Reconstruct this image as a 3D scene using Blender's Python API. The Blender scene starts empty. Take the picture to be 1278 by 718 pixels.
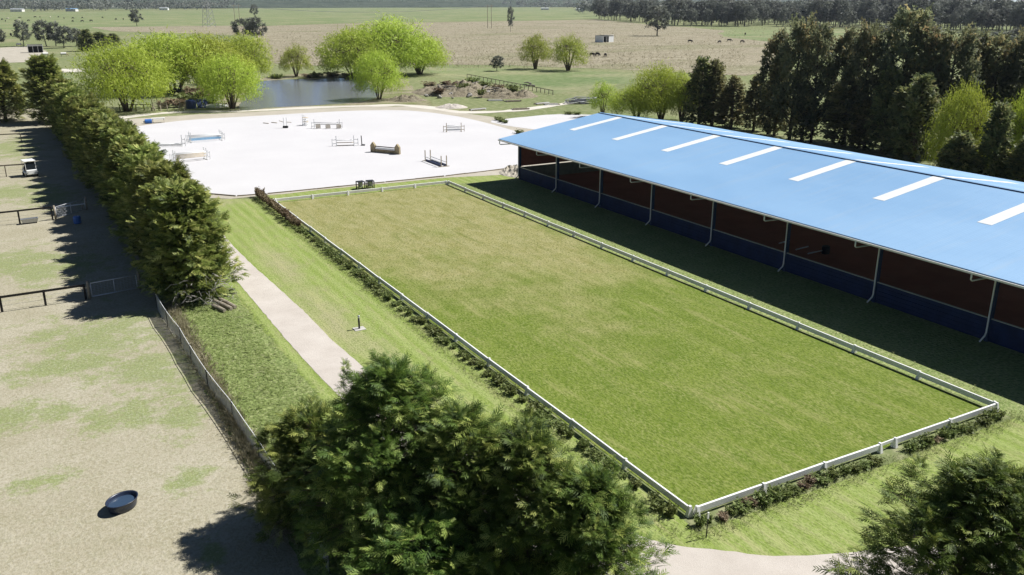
import bpy, bmesh, math, random
import numpy as np
from mathutils import Vector, Matrix, noise as mnoise

R = math.radians
scn = bpy.context.scene
COL = scn.collection

# ------------------------------------------------------------------ camera
CAM_POS = (-21.3909, -23.5449, 20.1198)
CAM_F = 1082.68            # focal length in pixels of a 1278 px wide frame
CAM_PITCH = 0.318409       # down
CAM_YAW = 0.506185         # from +Y towards +X
cam_d = bpy.data.cameras.new("camera")
cam = bpy.data.objects.new("camera", cam_d)
COL.objects.link(cam)
cam.location = CAM_POS
cam.rotation_euler = (math.pi / 2 - CAM_PITCH, 0, -CAM_YAW)
cam_d.sensor_fit = 'HORIZONTAL'
cam_d.sensor_width = 36.0
cam_d.lens = CAM_F / 1278 * 36.0
cam_d.clip_start = 0.5
cam_d.clip_end = 20000
scn.camera = cam

# ------------------------------------------------------------------ sky, sun, exposure
SUN_AZ = R(-6)            # direction to the sun, from +X
SUN_EL = R(50)
HAZE = 0.000055           # per metre
world = bpy.data.worlds.new("World")
scn.world = world
world.use_nodes = True
wn = world.node_tree
for n in list(wn.nodes):
    wn.nodes.remove(n)
sky = wn.nodes.new('ShaderNodeTexSky')
sky.sky_type = 'NISHITA'
sky.sun_disc = False
sky.sun_elevation = SUN_EL
sky.sun_rotation = math.pi / 2 - SUN_AZ
sky.altitude = 1200
sky.air_density = 0.6
sky.dust_density = 0.0
sky.ozone_density = 2.0
bg = wn.nodes.new('ShaderNodeBackground')
bg.inputs['Strength'].default_value = 0.05
wo = wn.nodes.new('ShaderNodeOutputWorld')
wn.links.new(sky.outputs['Color'], bg.inputs['Color'])
wn.links.new(bg.outputs['Background'], wo.inputs['Surface'])

sun_d = bpy.data.lights.new("sun", 'SUN')
sun_d.energy = 5.0
sun_d.angle = R(0.53)
sun_d.color = (1.0, 0.985, 0.955)
sun = bpy.data.objects.new("sun", sun_d)
COL.objects.link(sun)
sdir = Vector((math.cos(SUN_EL) * math.cos(SUN_AZ), math.cos(SUN_EL) * math.sin(SUN_AZ), math.sin(SUN_EL)))
sun.rotation_euler = sdir.to_track_quat('Z', 'Y').to_euler()
sun.location = sdir * 120

scn.view_settings.view_transform = 'Standard'
scn.view_settings.look = 'None'
scn.view_settings.gamma = 1.0
scn.view_settings.use_curve_mapping = False
scn.view_settings.exposure = 0.54
scn.render.engine = 'CYCLES'
scn.cycles.max_bounces = 8
scn.cycles.transparent_max_bounces = 12

# ------------------------------------------------------------------ pixel -> place
_cp, _sp, _cy, _sy = math.cos(CAM_PITCH), math.sin(CAM_PITCH), math.cos(CAM_YAW), math.sin(CAM_YAW)
FWD = np.array([_sy * _cp, _cy * _cp, -_sp])
RGT = np.array([_cy, -_sy, 0.0])
UPV = np.cross(RGT, FWD)
CP = np.array(CAM_POS)

def G(u, v, z=0.0):
    d = FWD + RGT * (u - 639) / CAM_F - UPV * (v - 359) / CAM_F
    p = CP + d * ((z - CP[2]) / d[2])
    return (float(p[0]), float(p[1]))

def proj(p):
    d = np.array(p, float) - CP
    z = d @ FWD
    return 639 + CAM_F * (d @ RGT) / z, 359 - CAM_F * (d @ UPV) / z

def HT(base, v):
    lo, hi = -5.0, 70.0
    for _ in range(45):
        m = (lo + hi) / 2
        if proj((base[0], base[1], m))[1] > v:
            lo = m
        else:
            hi = m
    return lo

def MPP(base):
    """metres per photograph pixel at a ground point"""
    d = np.array([base[0], base[1], 2.0]) - CP
    return float(d @ FWD) / CAM_F

rng = np.random.default_rng(7)
rnd = random.Random(11)

# ------------------------------------------------------------------ tagging and objects
def tag(o, label=None, cat=None, group=None, kind=None):
    if label: o['label'] = label
    if cat: o['category'] = cat
    if group: o['group'] = group
    if kind: o['kind'] = kind
    return o

def empty(name, loc=(0, 0, 0), rz=0.0):
    o = bpy.data.objects.new(name, None)
    o.empty_display_size = 0.3
    COL.objects.link(o)
    o.location = loc
    o.rotation_euler = (0, 0, rz)
    return o

def link(name, me, mats, parent=None):
    o = bpy.data.objects.new(name, me)
    COL.objects.link(o)
    if mats is not None:
        for m in (mats if isinstance(mats, (list, tuple)) else [mats]):
            if len(me.materials) < (len(mats) if isinstance(mats, (list, tuple)) else 1):
                me.materials.append(m)
    if parent is not None:
        o.parent = parent
    return o

def copy_tree(o, parent=None):
    c = o.copy()
    COL.objects.link(c)
    c.parent = parent
    for ch in list(o.children):
        copy_tree(ch, c)
    return c

class MB:
    """collects simple solids for one mesh"""
    def __init__(s):
        s.v = []; s.f = []
    def add(s, vs, fs):
        b = len(s.v)
        s.v += [tuple(x) for x in vs]
        s.f += [tuple(i + b for i in f) for f in fs]
        return s
    def box(s, x0, y0, z0, x1, y1, z1):
        return s.add([(x0, y0, z0), (x1, y0, z0), (x1, y1, z0), (x0, y1, z0), (x0, y0, z1), (x1, y0, z1), (x1, y1, z1), (x0, y1, z1)],
                     [(0, 3, 2, 1), (4, 5, 6, 7), (0, 1, 5, 4), (1, 2, 6, 5), (2, 3, 7, 6), (3, 0, 4, 7)])
    def bar(s, a, b, w, h):
        """box beam from a to b, w across, h high"""
        a = Vector(a); b = Vector(b); d = (b - a).normalized()
        up = Vector((0, 0, 1)) if abs(d.z) < 0.95 else Vector((0, 1, 0))
        sd = d.cross(up).normalized() * (w / 2); u2 = sd.cross(d).normalized() * (h / 2)
        vs = []
        for p in (a, b):
            vs += [p - sd - u2, p + sd - u2, p + sd + u2, p - sd + u2]
        return s.add(vs, [(0, 1, 2, 3), (7, 6, 5, 4), (0, 4, 5, 1), (1, 5, 6, 2), (2, 6, 7, 3), (3, 7, 4, 0)])
    def tube(s, pts, rad, n=6, caps=True):
        pts = [Vector(p) for p in pts]
        if not isinstance(rad, (list, tuple)): rad = [rad] * len(pts)
        base = len(s.v); px = None
        for i, p in enumerate(pts):
            t = (pts[min(i + 1, len(pts) - 1)] - pts[max(i - 1, 0)])
            t = t.normalized() if t.length > 1e-9 else Vector((0, 0, 1))
            if px is None:
                px = t.cross(Vector((0, 0, 1)) if abs(t.z) < .9 else Vector((1, 0, 0))).normalized()
            else:
                px = (px - t * px.dot(t)).normalized()
            py = t.cross(px)
            for k in range(n):
                a = 2 * math.pi * k / n
                s.v.append(tuple(p + (px * math.cos(a) + py * math.sin(a)) * rad[i]))
        for i in range(len(pts) - 1):
            for k in range(n):
                a, b = base + i * n + k, base + i * n + (k + 1) % n
                s.f.append((a, b, b + n, a + n))
        if caps:
            s.f.append(tuple(base + k for k in range(n))[::-1])
            s.f.append(tuple(base + (len(pts) - 1) * n + k for k in range(n)))
        return s
    def cyl(s, c, r, h, n=12, r2=None):
        c = Vector(c)
        return s.tube([c, c + Vector((0, 0, h))], [r, r if r2 is None else r2], n)
    def mesh(s, name):
        me = bpy.data.meshes.new(name)
        me.from_pydata(s.v, [], s.f)
        me.update()
        return me
    def build(s, name, m, parent=None, smooth=False, bevel=0.0):
        me = s.mesh(name)
        if smooth:
            for p in me.polygons: p.use_smooth = True
        o = link(name, me, m, parent)
        if bevel:
            b = o.modifiers.new("bevel", 'BEVEL'); b.width = bevel; b.segments = 1; b.limit_method = 'ANGLE'
        return o

# ------------------------------------------------------------------ materials
class NT:
    def __init__(s, name):
        s.m = bpy.data.materials.new(name)
        s.m.use_nodes = True
        s.t = s.m.node_tree
        for n in list(s.t.nodes): s.t.nodes.remove(n)
        s.out = s.n('ShaderNodeOutputMaterial')
        s.geo = None
    def n(s, k, **kw):
        x = s.t.nodes.new(k)
        for a, b in kw.items(): setattr(x, a, b)
        return x
    def l(s, a, b): s.t.links.new(a, b)
    def setin(s, sock, val):
        if isinstance(val, bpy.types.NodeSocket): s.l(val, sock)
        elif isinstance(val, (tuple, list)) and len(val) == 3 and sock.type == 'RGBA': sock.default_value = (*val, 1)
        else: sock.default_value = val
    def pos(s, scale=(1, 1, 1), rot=0.0, obj=False):
        if obj:
            tc = s.n('ShaderNodeTexCoord').outputs['Object']
        else:
            tc = s.n('ShaderNodeNewGeometry').outputs['Position']
        mp = s.n('ShaderNodeMapping')
        mp.inputs['Scale'].default_value = scale
        mp.inputs['Rotation'].default_value = (0, 0, rot)
        s.l(tc, mp.inputs['Vector'])
        return mp.outputs['Vector']
    def noise(s, scale, detail=4, rough=0.55, vec=None, dist=0.0):
        x = s.n('ShaderNodeTexNoise')
        x.inputs['Scale'].default_value = scale
        x.inputs['Detail'].default_value = detail
        x.inputs['Roughness'].default_value = rough
        x.inputs['Distortion'].default_value = dist
        s.l(vec if vec is not None else s.pos(), x.inputs['Vector'])
        return x.outputs['Fac']
    def math(s, op, a, b=0.0, c=None, clamp=False):
        x = s.n('ShaderNodeMath', operation=op, use_clamp=clamp)
        s.setin(x.inputs[0], a); s.setin(x.inputs[1], b)
        if c is not None: s.setin(x.inputs[2], c)
        return x.outputs[0]
    def rmp(s, v, a, b, c=0.0, d=1.0):
        x = s.n('ShaderNodeMapRange'); x.clamp = True
        s.setin(x.inputs['Value'], v)
        for k, q in zip(('From Min', 'From Max', 'To Min', 'To Max'), (a, b, c, d)): x.inputs[k].default_value = q
        return x.outputs['Result']
    def mix(s, f, a, b, blend='MIX'):
        x = s.n('ShaderNodeMix', data_type='RGBA', blend_type=blend)
        s.setin(x.inputs['Factor'], f)
        ca = [i for i in x.inputs if i.type == 'RGBA']
        s.setin(ca[0], a); s.setin(ca[1], b)
        return [o for o in x.outputs if o.type == 'RGBA'][0]
    def bump(s, h, strength=0.4, dist=0.05):
        x = s.n('ShaderNodeBump')
        x.inputs['Strength'].default_value = strength
        x.inputs['Distance'].default_value = dist
        s.l(h, x.inputs['Height'])
        return x.outputs['Normal']
    def attr(s, name):
        return s.n('ShaderNodeAttribute', attribute_name=name).outputs['Fac']
    def ellipses(s, lst, wob=0.35, wscale=0.6):
        """mask of soft wobbly patches at world places (cx, cy, rx, ry)"""
        g = s.n('ShaderNodeNewGeometry').outputs['Position']
        sep = s.n('ShaderNodeSeparateXYZ'); s.l(g, sep.inputs[0])
        w = s.noise(wscale, 5, 0.65)
        res = None
        for cx, cy, rx, ry in lst:
            dx = s.math('DIVIDE', s.math('SUBTRACT', sep.outputs[0], cx), rx)
            dy = s.math('DIVIDE', s.math('SUBTRACT', sep.outputs[1], cy), ry)
            d = s.math('SQRT', s.math('ADD', s.math('MULTIPLY', dx, dx), s.math('MULTIPLY', dy, dy)))
            d = s.math('ADD', d, s.math('MULTIPLY', s.math('SUBTRACT', w, 0.5), wob * 6))
            m = s.rmp(d, 1.45, 0.15)
            res = m if res is None else s.math('MAXIMUM', res, m)
        return res
    def principled(s, col, rough=0.8, spec=0.3, normal=None, metallic=0.0):
        p = s.n('ShaderNodeBsdfPrincipled')
        s.setin(p.inputs['Base Color'], col)
        s.setin(p.inputs['Roughness'], rough)
        p.inputs['Specular IOR Level'].default_value = spec
        p.inputs['Metallic'].default_value = metallic
        if normal is not None: s.l(normal, p.inputs['Normal'])
        s.l(p.outputs[0], s.out.inputs['Surface'])
        return p

def plain(name, col, rough=0.6, spec=0.3, var=0.12, vscale=3.0, metallic=0.0, bump=0.0):
    t = NT(name)
    n = t.noise(vscale, 5, 0.6, t.pos(obj=True))
    a = tuple(c * (1 - var) for c in col); b = tuple(min(1, c * (1 + var)) for c in col)
    nm = t.bump(n, bump, 0.02) if bump else None
    t.principled(t.mix(t.rmp(n, .3, .7), a, b), rough, spec, nm, metallic)
    return t.m

def leafmat(name, stops, trans=0.3, rough=0.55):
    """stops: (dark, mid, light) leaf tints picked by the per-spray attribute 'tint'"""
    t = NT(name)
    a = t.attr('tint')
    oi = t.n('ShaderNodeObjectInfo').outputs['Random']
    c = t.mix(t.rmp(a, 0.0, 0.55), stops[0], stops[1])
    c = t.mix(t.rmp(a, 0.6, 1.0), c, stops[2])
    hs = t.n('ShaderNodeHueSaturation')
    t.l(t.rmp(oi, 0, 1, 0.82, 1.18), hs.inputs['Value'])
    t.l(t.rmp(oi, 0, 1, 0.49, 0.515), hs.inputs['Hue'])
    t.l(c, hs.inputs['Color'])
    c = hs.outputs['Color']
    d = t.n('ShaderNodeBsdfPrincipled')
    t.l(c, d.inputs['Base Color']); d.inputs['Roughness'].default_value = rough
    d.inputs['Specular IOR Level'].default_value = 0.25
    tr = t.n('ShaderNodeBsdfTranslucent'); t.l(c, tr.inputs['Color'])
    mx = t.n('ShaderNodeMixShader'); mx.inputs[0].default_value = trans
    t.l(d.outputs[0], mx.inputs[1]); t.l(tr.outputs[0], mx.inputs[2])
    t.l(mx.outputs[0], t.out.inputs['Surface'])
    return t.m

M = {}
M['bark'] = plain('bark', (0.13, 0.10, 0.075), 0.9, 0.1, 0.4, 6)
M['bark_grey'] = plain('bark_grey', (0.22, 0.20, 0.17), 0.9, 0.1, 0.35, 4)
M['twig'] = plain('dead_twig', (0.36, 0.33, 0.30), 0.9, 0.1, 0.3, 4)
M['bark_dark'] = plain('bark_dark', (0.06, 0.05, 0.04), 0.9, 0.1, 0.3, 4)
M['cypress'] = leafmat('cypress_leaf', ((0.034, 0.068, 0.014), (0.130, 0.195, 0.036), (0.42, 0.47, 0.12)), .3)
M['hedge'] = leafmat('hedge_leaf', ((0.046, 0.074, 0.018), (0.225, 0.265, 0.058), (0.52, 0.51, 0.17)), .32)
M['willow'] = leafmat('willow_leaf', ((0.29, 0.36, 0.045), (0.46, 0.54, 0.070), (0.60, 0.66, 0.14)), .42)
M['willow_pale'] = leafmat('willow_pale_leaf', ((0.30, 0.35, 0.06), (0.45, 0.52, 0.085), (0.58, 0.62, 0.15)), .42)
M['casuarina'] = leafmat('casuarina_leaf', ((0.085, 0.105, 0.066), (0.215, 0.225, 0.115), (0.46, 0.33, 0.16)), .5)
M['pine'] = leafmat('pine_leaf', ((0.085, 0.115, 0.050), (0.225, 0.255, 0.095), (0.42, 0.38, 0.16)), .45)
M['brown_pine'] = leafmat('brown_pine_leaf', ((0.11, 0.115, 0.055), (0.26, 0.25, 0.11), (0.44, 0.36, 0.17)), .5)
M['gum'] = leafmat('gum_leaf', ((0.10, 0.11, 0.095), (0.18, 0.19, 0.155), (0.27, 0.275, 0.215)), .3)
M['shrub_green'] = leafmat('shrub_green_leaf', ((0.10, 0.13, 0.040), (0.21, 0.25, 0.075), (0.34, 0.34, 0.14)), .35)
M['shrub_brown'] = leafmat('shrub_brown_leaf', ((0.15, 0.11, 0.065), (0.26, 0.19, 0.12), (0.38, 0.30, 0.19)), .3)
M['grass'] = leafmat('grass_blade', ((0.19, 0.25, 0.075), (0.31, 0.365, 0.125), (0.52, 0.52, 0.30)), .45)
M['lawn_blade'] = leafmat('lawn_blade', ((0.10, 0.14, 0.022), (0.165, 0.20, 0.045), (0.27, 0.27, 0.10)), .3)
M['dry_grass'] = leafmat('dry_grass_blade', ((0.28, 0.25, 0.14), (0.38, 0.345, 0.22), (0.52, 0.475, 0.345)), .35)
M['white'] = plain('white_paint', (0.80, 0.80, 0.78), 0.5, 0.4, 0.05, 2)
M['white_pvc'] = plain('white_rail', (0.82, 0.81, 0.78), 0.4, 0.4, 0.06, 1.2)
M['black'] = plain('black_plastic', (0.018, 0.018, 0.02), 0.5, 0.4, 0.2)
M['blackwood'] = plain('black_stained_timber', (0.028, 0.026, 0.024), 0.8, 0.2, 0.3, 5)
M['timber'] = plain('weathered_timber', (0.30, 0.26, 0.20), 0.85, 0.2, 0.3, 5, bump=.3)
M['brown'] = plain('brown_timber', (0.33, 0.27, 0.165), 0.85, 0.2, 0.25, 4)
M['steel'] = plain('galvanised_steel', (0.42, 0.43, 0.44), 0.45, 0.5, 0.12, 4, 0.6)
M['concrete'] = plain('concrete', (0.46, 0.44, 0.40), 0.9, 0.2, 0.15, 3)
M['blue_plastic'] = plain('blue_plastic', (0.03, 0.13, 0.42), 0.45, 0.4, 0.1)
M['navy_plastic'] = plain('navy_plastic', (0.03, 0.05, 0.14), 0.45, 0.4, 0.1)
M['tub'] = plain('dark_tub', (0.018, 0.026, 0.05), 0.35, 0.5, 0.2)
M['pale_blue'] = plain('pale_blue_plank', (0.32, 0.56, 0.78), 0.5, 0.4, 0.1)
M['rock'] = plain('rock', (0.30, 0.28, 0.25), 0.9, 0.2, 0.35, 1.5, bump=.5)
M['cow'] = plain('black_hide', (0.022, 0.018, 0.016), 0.8, 0.2, 0.3, 4)
M['hide_pale'] = plain('pale_hide', (0.62, 0.55, 0.46), 0.8, 0.2, 0.15, 4)
M['rug'] = plain('white_rug', (0.72, 0.70, 0.66), 0.8, 0.2, 0.08, 2)
M['glass_dark'] = plain('dark_glass', (0.02, 0.025, 0.03), 0.1, 0.5, 0.1)
M['rubber'] = plain('rubber', (0.02, 0.02, 0.02), 0.8, 0.2, 0.2)
M['gate'] = plain('gate_tube', (0.52, 0.53, 0.55), 0.5, 0.4, 0.1)
M['pipe'] = plain('grey_pipe', (0.15, 0.155, 0.17), 0.6, 0.3, 0.25, 2)

# ------------------------------------------------------------------ ground sheets
def wavy(pts, step=2.0, amp=0.25, seed=0, freq=0.35, close=True):
    out = []
    n = len(pts)
    for i in range(n if close else n - 1):
        a, b = Vector((*pts[i], 0)), Vector((*pts[(i + 1) % n], 0))
        L = (b - a).length
        k = max(1, int(L / step))
        nr = Vector((-(b - a).y, (b - a).x, 0)).normalized()
        for j in range(k):
            p = a + (b - a) * (j / k)
            o = mnoise.noise(Vector((p.x * freq, p.y * freq, seed * 7.3))) + .5 * mnoise.noise(Vector((p.x * freq * 3, p.y * freq * 3, seed * 3.1 + 9)))
            p = p + nr * o * amp
            out.append((p.x, p.y))
    return out

def sheet(name, pts, z, m, label=None, cat=None):
    bm = bmesh.new()
    vs = [bm.verts.new((x, y, z)) for x, y in pts]
    es = [bm.edges.new((vs[i], vs[(i + 1) % len(vs)])) for i in range(len(vs))]
    bmesh.ops.triangle_fill(bm, use_beauty=True, use_dissolve=False, edges=es)
    bmesh.ops.recalc_face_normals(bm, faces=bm.faces)
    for f in bm.faces:
        if f.normal.z < 0: f.normal_flip()
    me = bpy.data.meshes.new(name)
    bm.to_mesh(me); bm.free()
    o = link(name, me, m)
    tag(o, label, cat, kind='structure')
    return o

def smooth_pts(pts, per=8, close=False):
    """Catmull-Rom through 2D points"""
    n = len(pts); out = []
    P = lambda i: np.array(pts[i % n] if close else pts[min(max(i, 0), n - 1)], float)
    for i in range(n if close else n - 1):
        p0, p1, p2, p3 = P(i - 1), P(i), P(i + 1), P(i + 2)
        for j in range(per):
            t = j / per
            q = .5 * ((2 * p1) + (-p0 + p2) * t + (2 * p0 - 5 * p1 + 4 * p2 - p3) * t * t + (-p0 + 3 * p1 - 3 * p2 + p3) * t ** 3)
            out.append((float(q[0]), float(q[1])))
    if not close: out.append(tuple(pts[-1]))
    return out

def ribbon(name, left, right, z, m, label=None, cat=None):
    return sheet(name, left + right[::-1], z, m, label, cat)

# --- pasture to the horizon
t = NT('pasture')
n1 = t.noise(0.006, 6, 0.6); n2 = t.noise(0.05, 5, 0.6, t.pos((1, .35, 1), R(20))); n3 = t.noise(0.6, 5, 0.7); n4 = t.noise(5.0, 3, .7)
c = t.mix(t.rmp(n1, .40, .62), (0.165, 0.20, 0.082), (0.225, 0.24, 0.115))
c = t.mix(t.rmp(n2, .50, .72), c, (0.30, 0.275, 0.165))
c = t.mix(t.math('MULTIPLY', t.rmp(n3, .35, .75), .5), c, (0.085, 0.12, 0.038))
c = t.mix(t.math('MULTIPLY', t.rmp(n4, .5, .8), .35), c, (0.33, 0.31, 0.19))
k1 = t.noise(0.9, 3, .68, t.pos((1, 1, 1), R(0))); k2 = t.noise(0.405, 4, .7, t.pos((1.3, .8, 1)))
k3 = t.noise(.45, 5, .7)
c = t.mix(t.math('MULTIPLY', t.math('MULTIPLY', t.rmp(k1, .51, .62), t.rmp(k3, .36, .62, .25, 1.1)), 0.5), c, (0.34, 0.32, 0.2))
c = t.mix(t.math('MULTIPLY', t.rmp(k1, .48, .38), 0.5), c, (0.11, 0.135, 0.05))
c = t.mix(t.math('MULTIPLY', t.rmp(k2, .48, .32), 0.25), c, (0.11, 0.135, 0.05))
t.principled(c, 0.95, 0.1, t.bump(n3, .5, .25)); M['pasture'] = t.m

t = NT('green_pasture')
n1 = t.noise(0.012, 5, 0.6, t.pos((.25, 1, 1), R(-25))); n3 = t.noise(0.35, 4, 0.7); n2 = t.noise(.03, 5, .6)
c = t.mix(t.rmp(n1, .38, .62), (0.145, 0.195, 0.080), (0.215, 0.245, 0.115))
c = t.mix(t.math('MULTIPLY', t.rmp(n2, .47, .62), .8), c, (0.30, 0.285, 0.165))
c = t.mix(t.math('MULTIPLY', t.rmp(n3, .4, .8), .3), c, (0.08, 0.12, 0.04))
k1 = t.noise(0.5, 3, .68, t.pos((1, 1, 1), R(0))); k2 = t.noise(0.225, 4, .7, t.pos((1.3, .8, 1)))
k3 = t.noise(.45, 5, .7)
c = t.mix(t.math('MULTIPLY', t.math('MULTIPLY', t.rmp(k1, .51, .62), t.rmp(k3, .36, .62, .25, 1.1)), 0.5), c, (0.29, 0.29, 0.16))
c = t.mix(t.math('MULTIPLY', t.rmp(k1, .48, .38), 0.5), c, (0.1, 0.135, 0.05))
c = t.mix(t.math('MULTIPLY', t.rmp(k2, .48, .32), 0.25), c, (0.1, 0.135, 0.05))
t.principled(c, 0.95, 0.1, t.bump(n3, .4, .2)); M['green_pasture'] = t.m

t = NT('tussock_field')
vo = t.n('ShaderNodeTexVoronoi'); vo.inputs['Scale'].default_value = 0.42
t.l(t.pos((1, .8, 1)), vo.inputs['Vector'])
n1 = t.noise(0.02, 6, 0.65, t.pos((.5, 1.2, 1), R(-25))); n3 = t.noise(1.2, 4, 0.7); n2 = t.noise(0.09, 6, .7)
c = t.mix(t.rmp(n2, .38, .62), (0.29, 0.25, 0.175), (0.40, 0.355, 0.26))
c = t.mix(t.math('MULTIPLY', t.rmp(n1, .52, .66), .8), c, (0.19, 0.205, 0.095))
c = t.mix(t.math('MULTIPLY', t.rmp(vo.outputs['Distance'], .9, .2), .42), c, (0.17, 0.15, 0.085))
n5 = t.noise(.16, 6, .75, t.pos((.45, 1.6, 1), R(-29)))
c = t.mix(t.math('MULTIPLY', t.rmp(n5, .52, .66), .75), c, (0.165, 0.145, 0.085))
c = t.mix(t.math('MULTIPLY', t.rmp(n3, .5, .8), .6), c, (0.10, 0.095, 0.06))
k1 = t.noise(0.8, 3, .68, t.pos((1, 1, 1), R(0))); k2 = t.noise(0.36, 4, .7, t.pos((1.3, .8, 1)))
k3 = t.noise(.45, 5, .7)
c = t.mix(t.math('MULTIPLY', t.math('MULTIPLY', t.rmp(k1, .51, .62), t.rmp(k3, .36, .62, .25, 1.1)), 0.6), c, (0.47, 0.42, 0.32))
c = t.mix(t.math('MULTIPLY', t.rmp(k1, .48, .38), 0.6), c, (0.13, 0.115, 0.065))
c = t.mix(t.math('MULTIPLY', t.rmp(k2, .48, .32), 0.3), c, (0.13, 0.115, 0.065))
t.principled(c, 0.95, 0.1, t.bump(n3, .7, .5)); M['tussock'] = t.m

# --- dry paddock with green patches
t = NT('dry_paddock')
pat = [(*G(110, 425), 4.6, 5.6), (*G(190, 460), 3.6, 5.0), (*G(150, 410), 3.6, 3.6), (*G(60, 335), 5.5, 5.5), (*G(20, 330), 5, 6), (*G(236, 597), 1.0, 1.3),
       (*G(60, 245), 4, 7), (*G(20, 240), 5, 7), (*G(10, 185), 5, 14), (*G(265, 690), .6, 1.2), (*G(60, 600), 1.6, 1.0), (*G(30, 520), 3, 2.0), (*G(150, 520), 2.4, 2.2), (*G(70, 460), 3.5, 2.5), (*G(230, 520), 1.6, 3.0)]
e = t.ellipses(pat, .62, .42)
n1 = t.noise(0.25, 6, .65); n2 = t.noise(1.6, 6, .7); n3 = t.noise(9, 5, .75); n4 = t.noise(28, 3, .75)
c = t.mix(t.rmp(n1, .36, .66), (0.318, 0.286, 0.200), (0.395, 0.360, 0.275))
c = t.mix(t.math('MULTIPLY', t.rmp(n2, .45, .72), .5), c, (0.25, 0.245, 0.15))
g = t.mix(t.rmp(n2, .35, .7), (0.15, 0.205, 0.055), (0.245, 0.28, 0.105))
e2 = t.math('ADD', e, t.math('MULTIPLY', t.math('SUBTRACT', t.noise(1.6, 7, .85), .5), 2.6))
c = t.mix(t.math('MULTIPLY', t.rmp(e2, .35, .85), .85), c, g)
c = t.mix(t.math('MULTIPLY', t.rmp(n3, .48, .78), .55), c, (0.42, 0.39, 0.29))
c = t.mix(t.math('MULTIPLY', t.rmp(n4, .55, .8), .5), c, (0.15, 0.13, 0.075))
k1 = t.noise(6, 3, .68, t.pos((1, 1, 1), R(0))); k2 = t.noise(2.7, 4, .7, t.pos((1.3, .8, 1)))
k3 = t.noise(.45, 5, .7)
c = t.mix(t.math('MULTIPLY', t.math('MULTIPLY', t.rmp(k1, .51, .62), t.rmp(k3, .36, .62, .25, 1.1)), .40), c, (0.46, 0.43, 0.34))
c = t.mix(t.math('MULTIPLY', t.rmp(k1, .48, .38), .34), c, (0.2, 0.175, 0.1))
c = t.mix(t.math('MULTIPLY', t.rmp(k2, .48, .32), 0.25), c, (0.2, 0.175, 0.1))
t.principled(c, 0.95, 0.1, t.bump(k1, .7, .07)); M['paddock'] = t.m

# --- arena lawn: greener at the near end, worn and dry at the far end
t = NT('arena_lawn')
sep = t.n('ShaderNodeSeparateXYZ'); t.l(t.n('ShaderNodeNewGeometry').outputs['Position'], sep.inputs[0])
n1 = t.noise(0.16, 6, .65); n2 = t.noise(.9, 6, .7, t.pos((1, .45, 1), R(-18))); n3 = t.noise(5, 5, .75, t.pos((1, .6, 1), R(-30))); n4 = t.noise(22, 3, .75)
dry = t.math('ADD', t.rmp(sep.outputs[1], 10, 52, -.18, .74), t.math('MULTIPLY', t.math('SUBTRACT', n1, .5), 1.9))
edge = t.rmp(t.math('ABSOLUTE', t.math('SUBTRACT', sep.outputs[0], 10)), 5.5, 10, .0, .28)
dry = t.math('SUBTRACT', dry, edge)
dry = t.math('ADD', dry, t.math('MULTIPLY', t.ellipses([(15, 58, 4, 7), (4, 63, 5, 5), (12, 41, 4, 5), (17.5, 36, 3, 7)], .3, .5), .38))
g = t.mix(t.rmp(n2, .34, .68), (0.108, 0.162, 0.017), (0.172, 0.218, 0.036))
b = t.mix(t.rmp(n2, .36, .68), (0.255, 0.235, 0.085), (0.375, 0.335, 0.175))
c = t.mix(t.rmp(dry, -.05, .62), g, b)
c = t.mix(t.math('MULTIPLY', t.rmp(n3, .45, .78), .40), c, (0.28, 0.285, 0.12))
c = t.mix(t.math('MULTIPLY', t.rmp(n4, .45, .75), .55), c, (0.065, 0.095, 0.016))
k1 = t.noise(5.5, 3, .68, t.pos((1.5, 0.7, 1), R(-35))); k2 = t.noise(2.475, 4, .7, t.pos((1.3, .8, 1)))
k3 = t.noise(.45, 5, .7)
c = t.mix(t.math('MULTIPLY', t.math('MULTIPLY', t.rmp(k1, .51, .62), t.rmp(k3, .36, .62, .25, 1.1)), 0.5), c, (0.3, 0.3, 0.12))
c = t.mix(t.math('MULTIPLY', t.rmp(k1, .48, .38), 0.6), c, (0.06, 0.09, 0.012))
c = t.mix(t.math('MULTIPLY', t.rmp(k2, .48, .32), 0.3), c, (0.06, 0.09, 0.012))
k4 = t.noise(1.1, 5, .75, t.pos((1, .10, 1), R(4))); k5 = t.noise(.22, 4, .6)
c = t.mix(t.math('MULTIPLY', t.math('MULTIPLY', t.rmp(k4, .50, .66), t.rmp(k5, .40, .58)), .48), c, (0.315, 0.29, 0.13))
c = t.mix(t.math('MULTIPLY', t.rmp(k4, .46, .34), .35), c, (0.085, 0.125, 0.014))
t.principled(c, 0.95, 0.1, t.bump(k1, .7, .07)); M['lawn'] = t.m

# --- mown strip with mower lanes along Y
t = NT('mown_grass')
sep = t.n('ShaderNodeSeparateXYZ'); t.l(t.n('ShaderNodeNewGeometry').outputs['Position'], sep.inputs[0])
n1 = t.noise(.35, 6, .65, t.pos((1, .35, 1))); n2 = t.noise(1.6, 6, .7, t.pos((1, .25, 1))); n3 = t.noise(6, 5, .75); n4 = t.noise(24, 3, .75)
lane = t.math('SINE', t.math('ADD', t.math('MULTIPLY', sep.outputs[0], 6.6), t.math('MULTIPLY', n1, 4.0)))
g = t.mix(t.rmp(lane, -.9, .9), (0.215, 0.285, 0.062), (0.270, 0.330, 0.100))
g = t.mix(t.rmp(n2, .5, .7), g, (0.275, 0.28, 0.125))
dry = t.ellipses([(-5.6, 30, 1.3, 9), (-5.2, 44, 1.2, 6), (-6.5, 70, 4, 2.5), (-4.9, 20, .9, 6), (-3.2, 71.2, 6, .9)], .3, .6)
c = t.mix(t.math('MULTIPLY', dry, .75), g, (0.36, 0.32, 0.20))
c = t.mix(t.math('MULTIPLY', t.rmp(n3, .48, .8), .40), c, (0.34, 0.33, 0.17))
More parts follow.
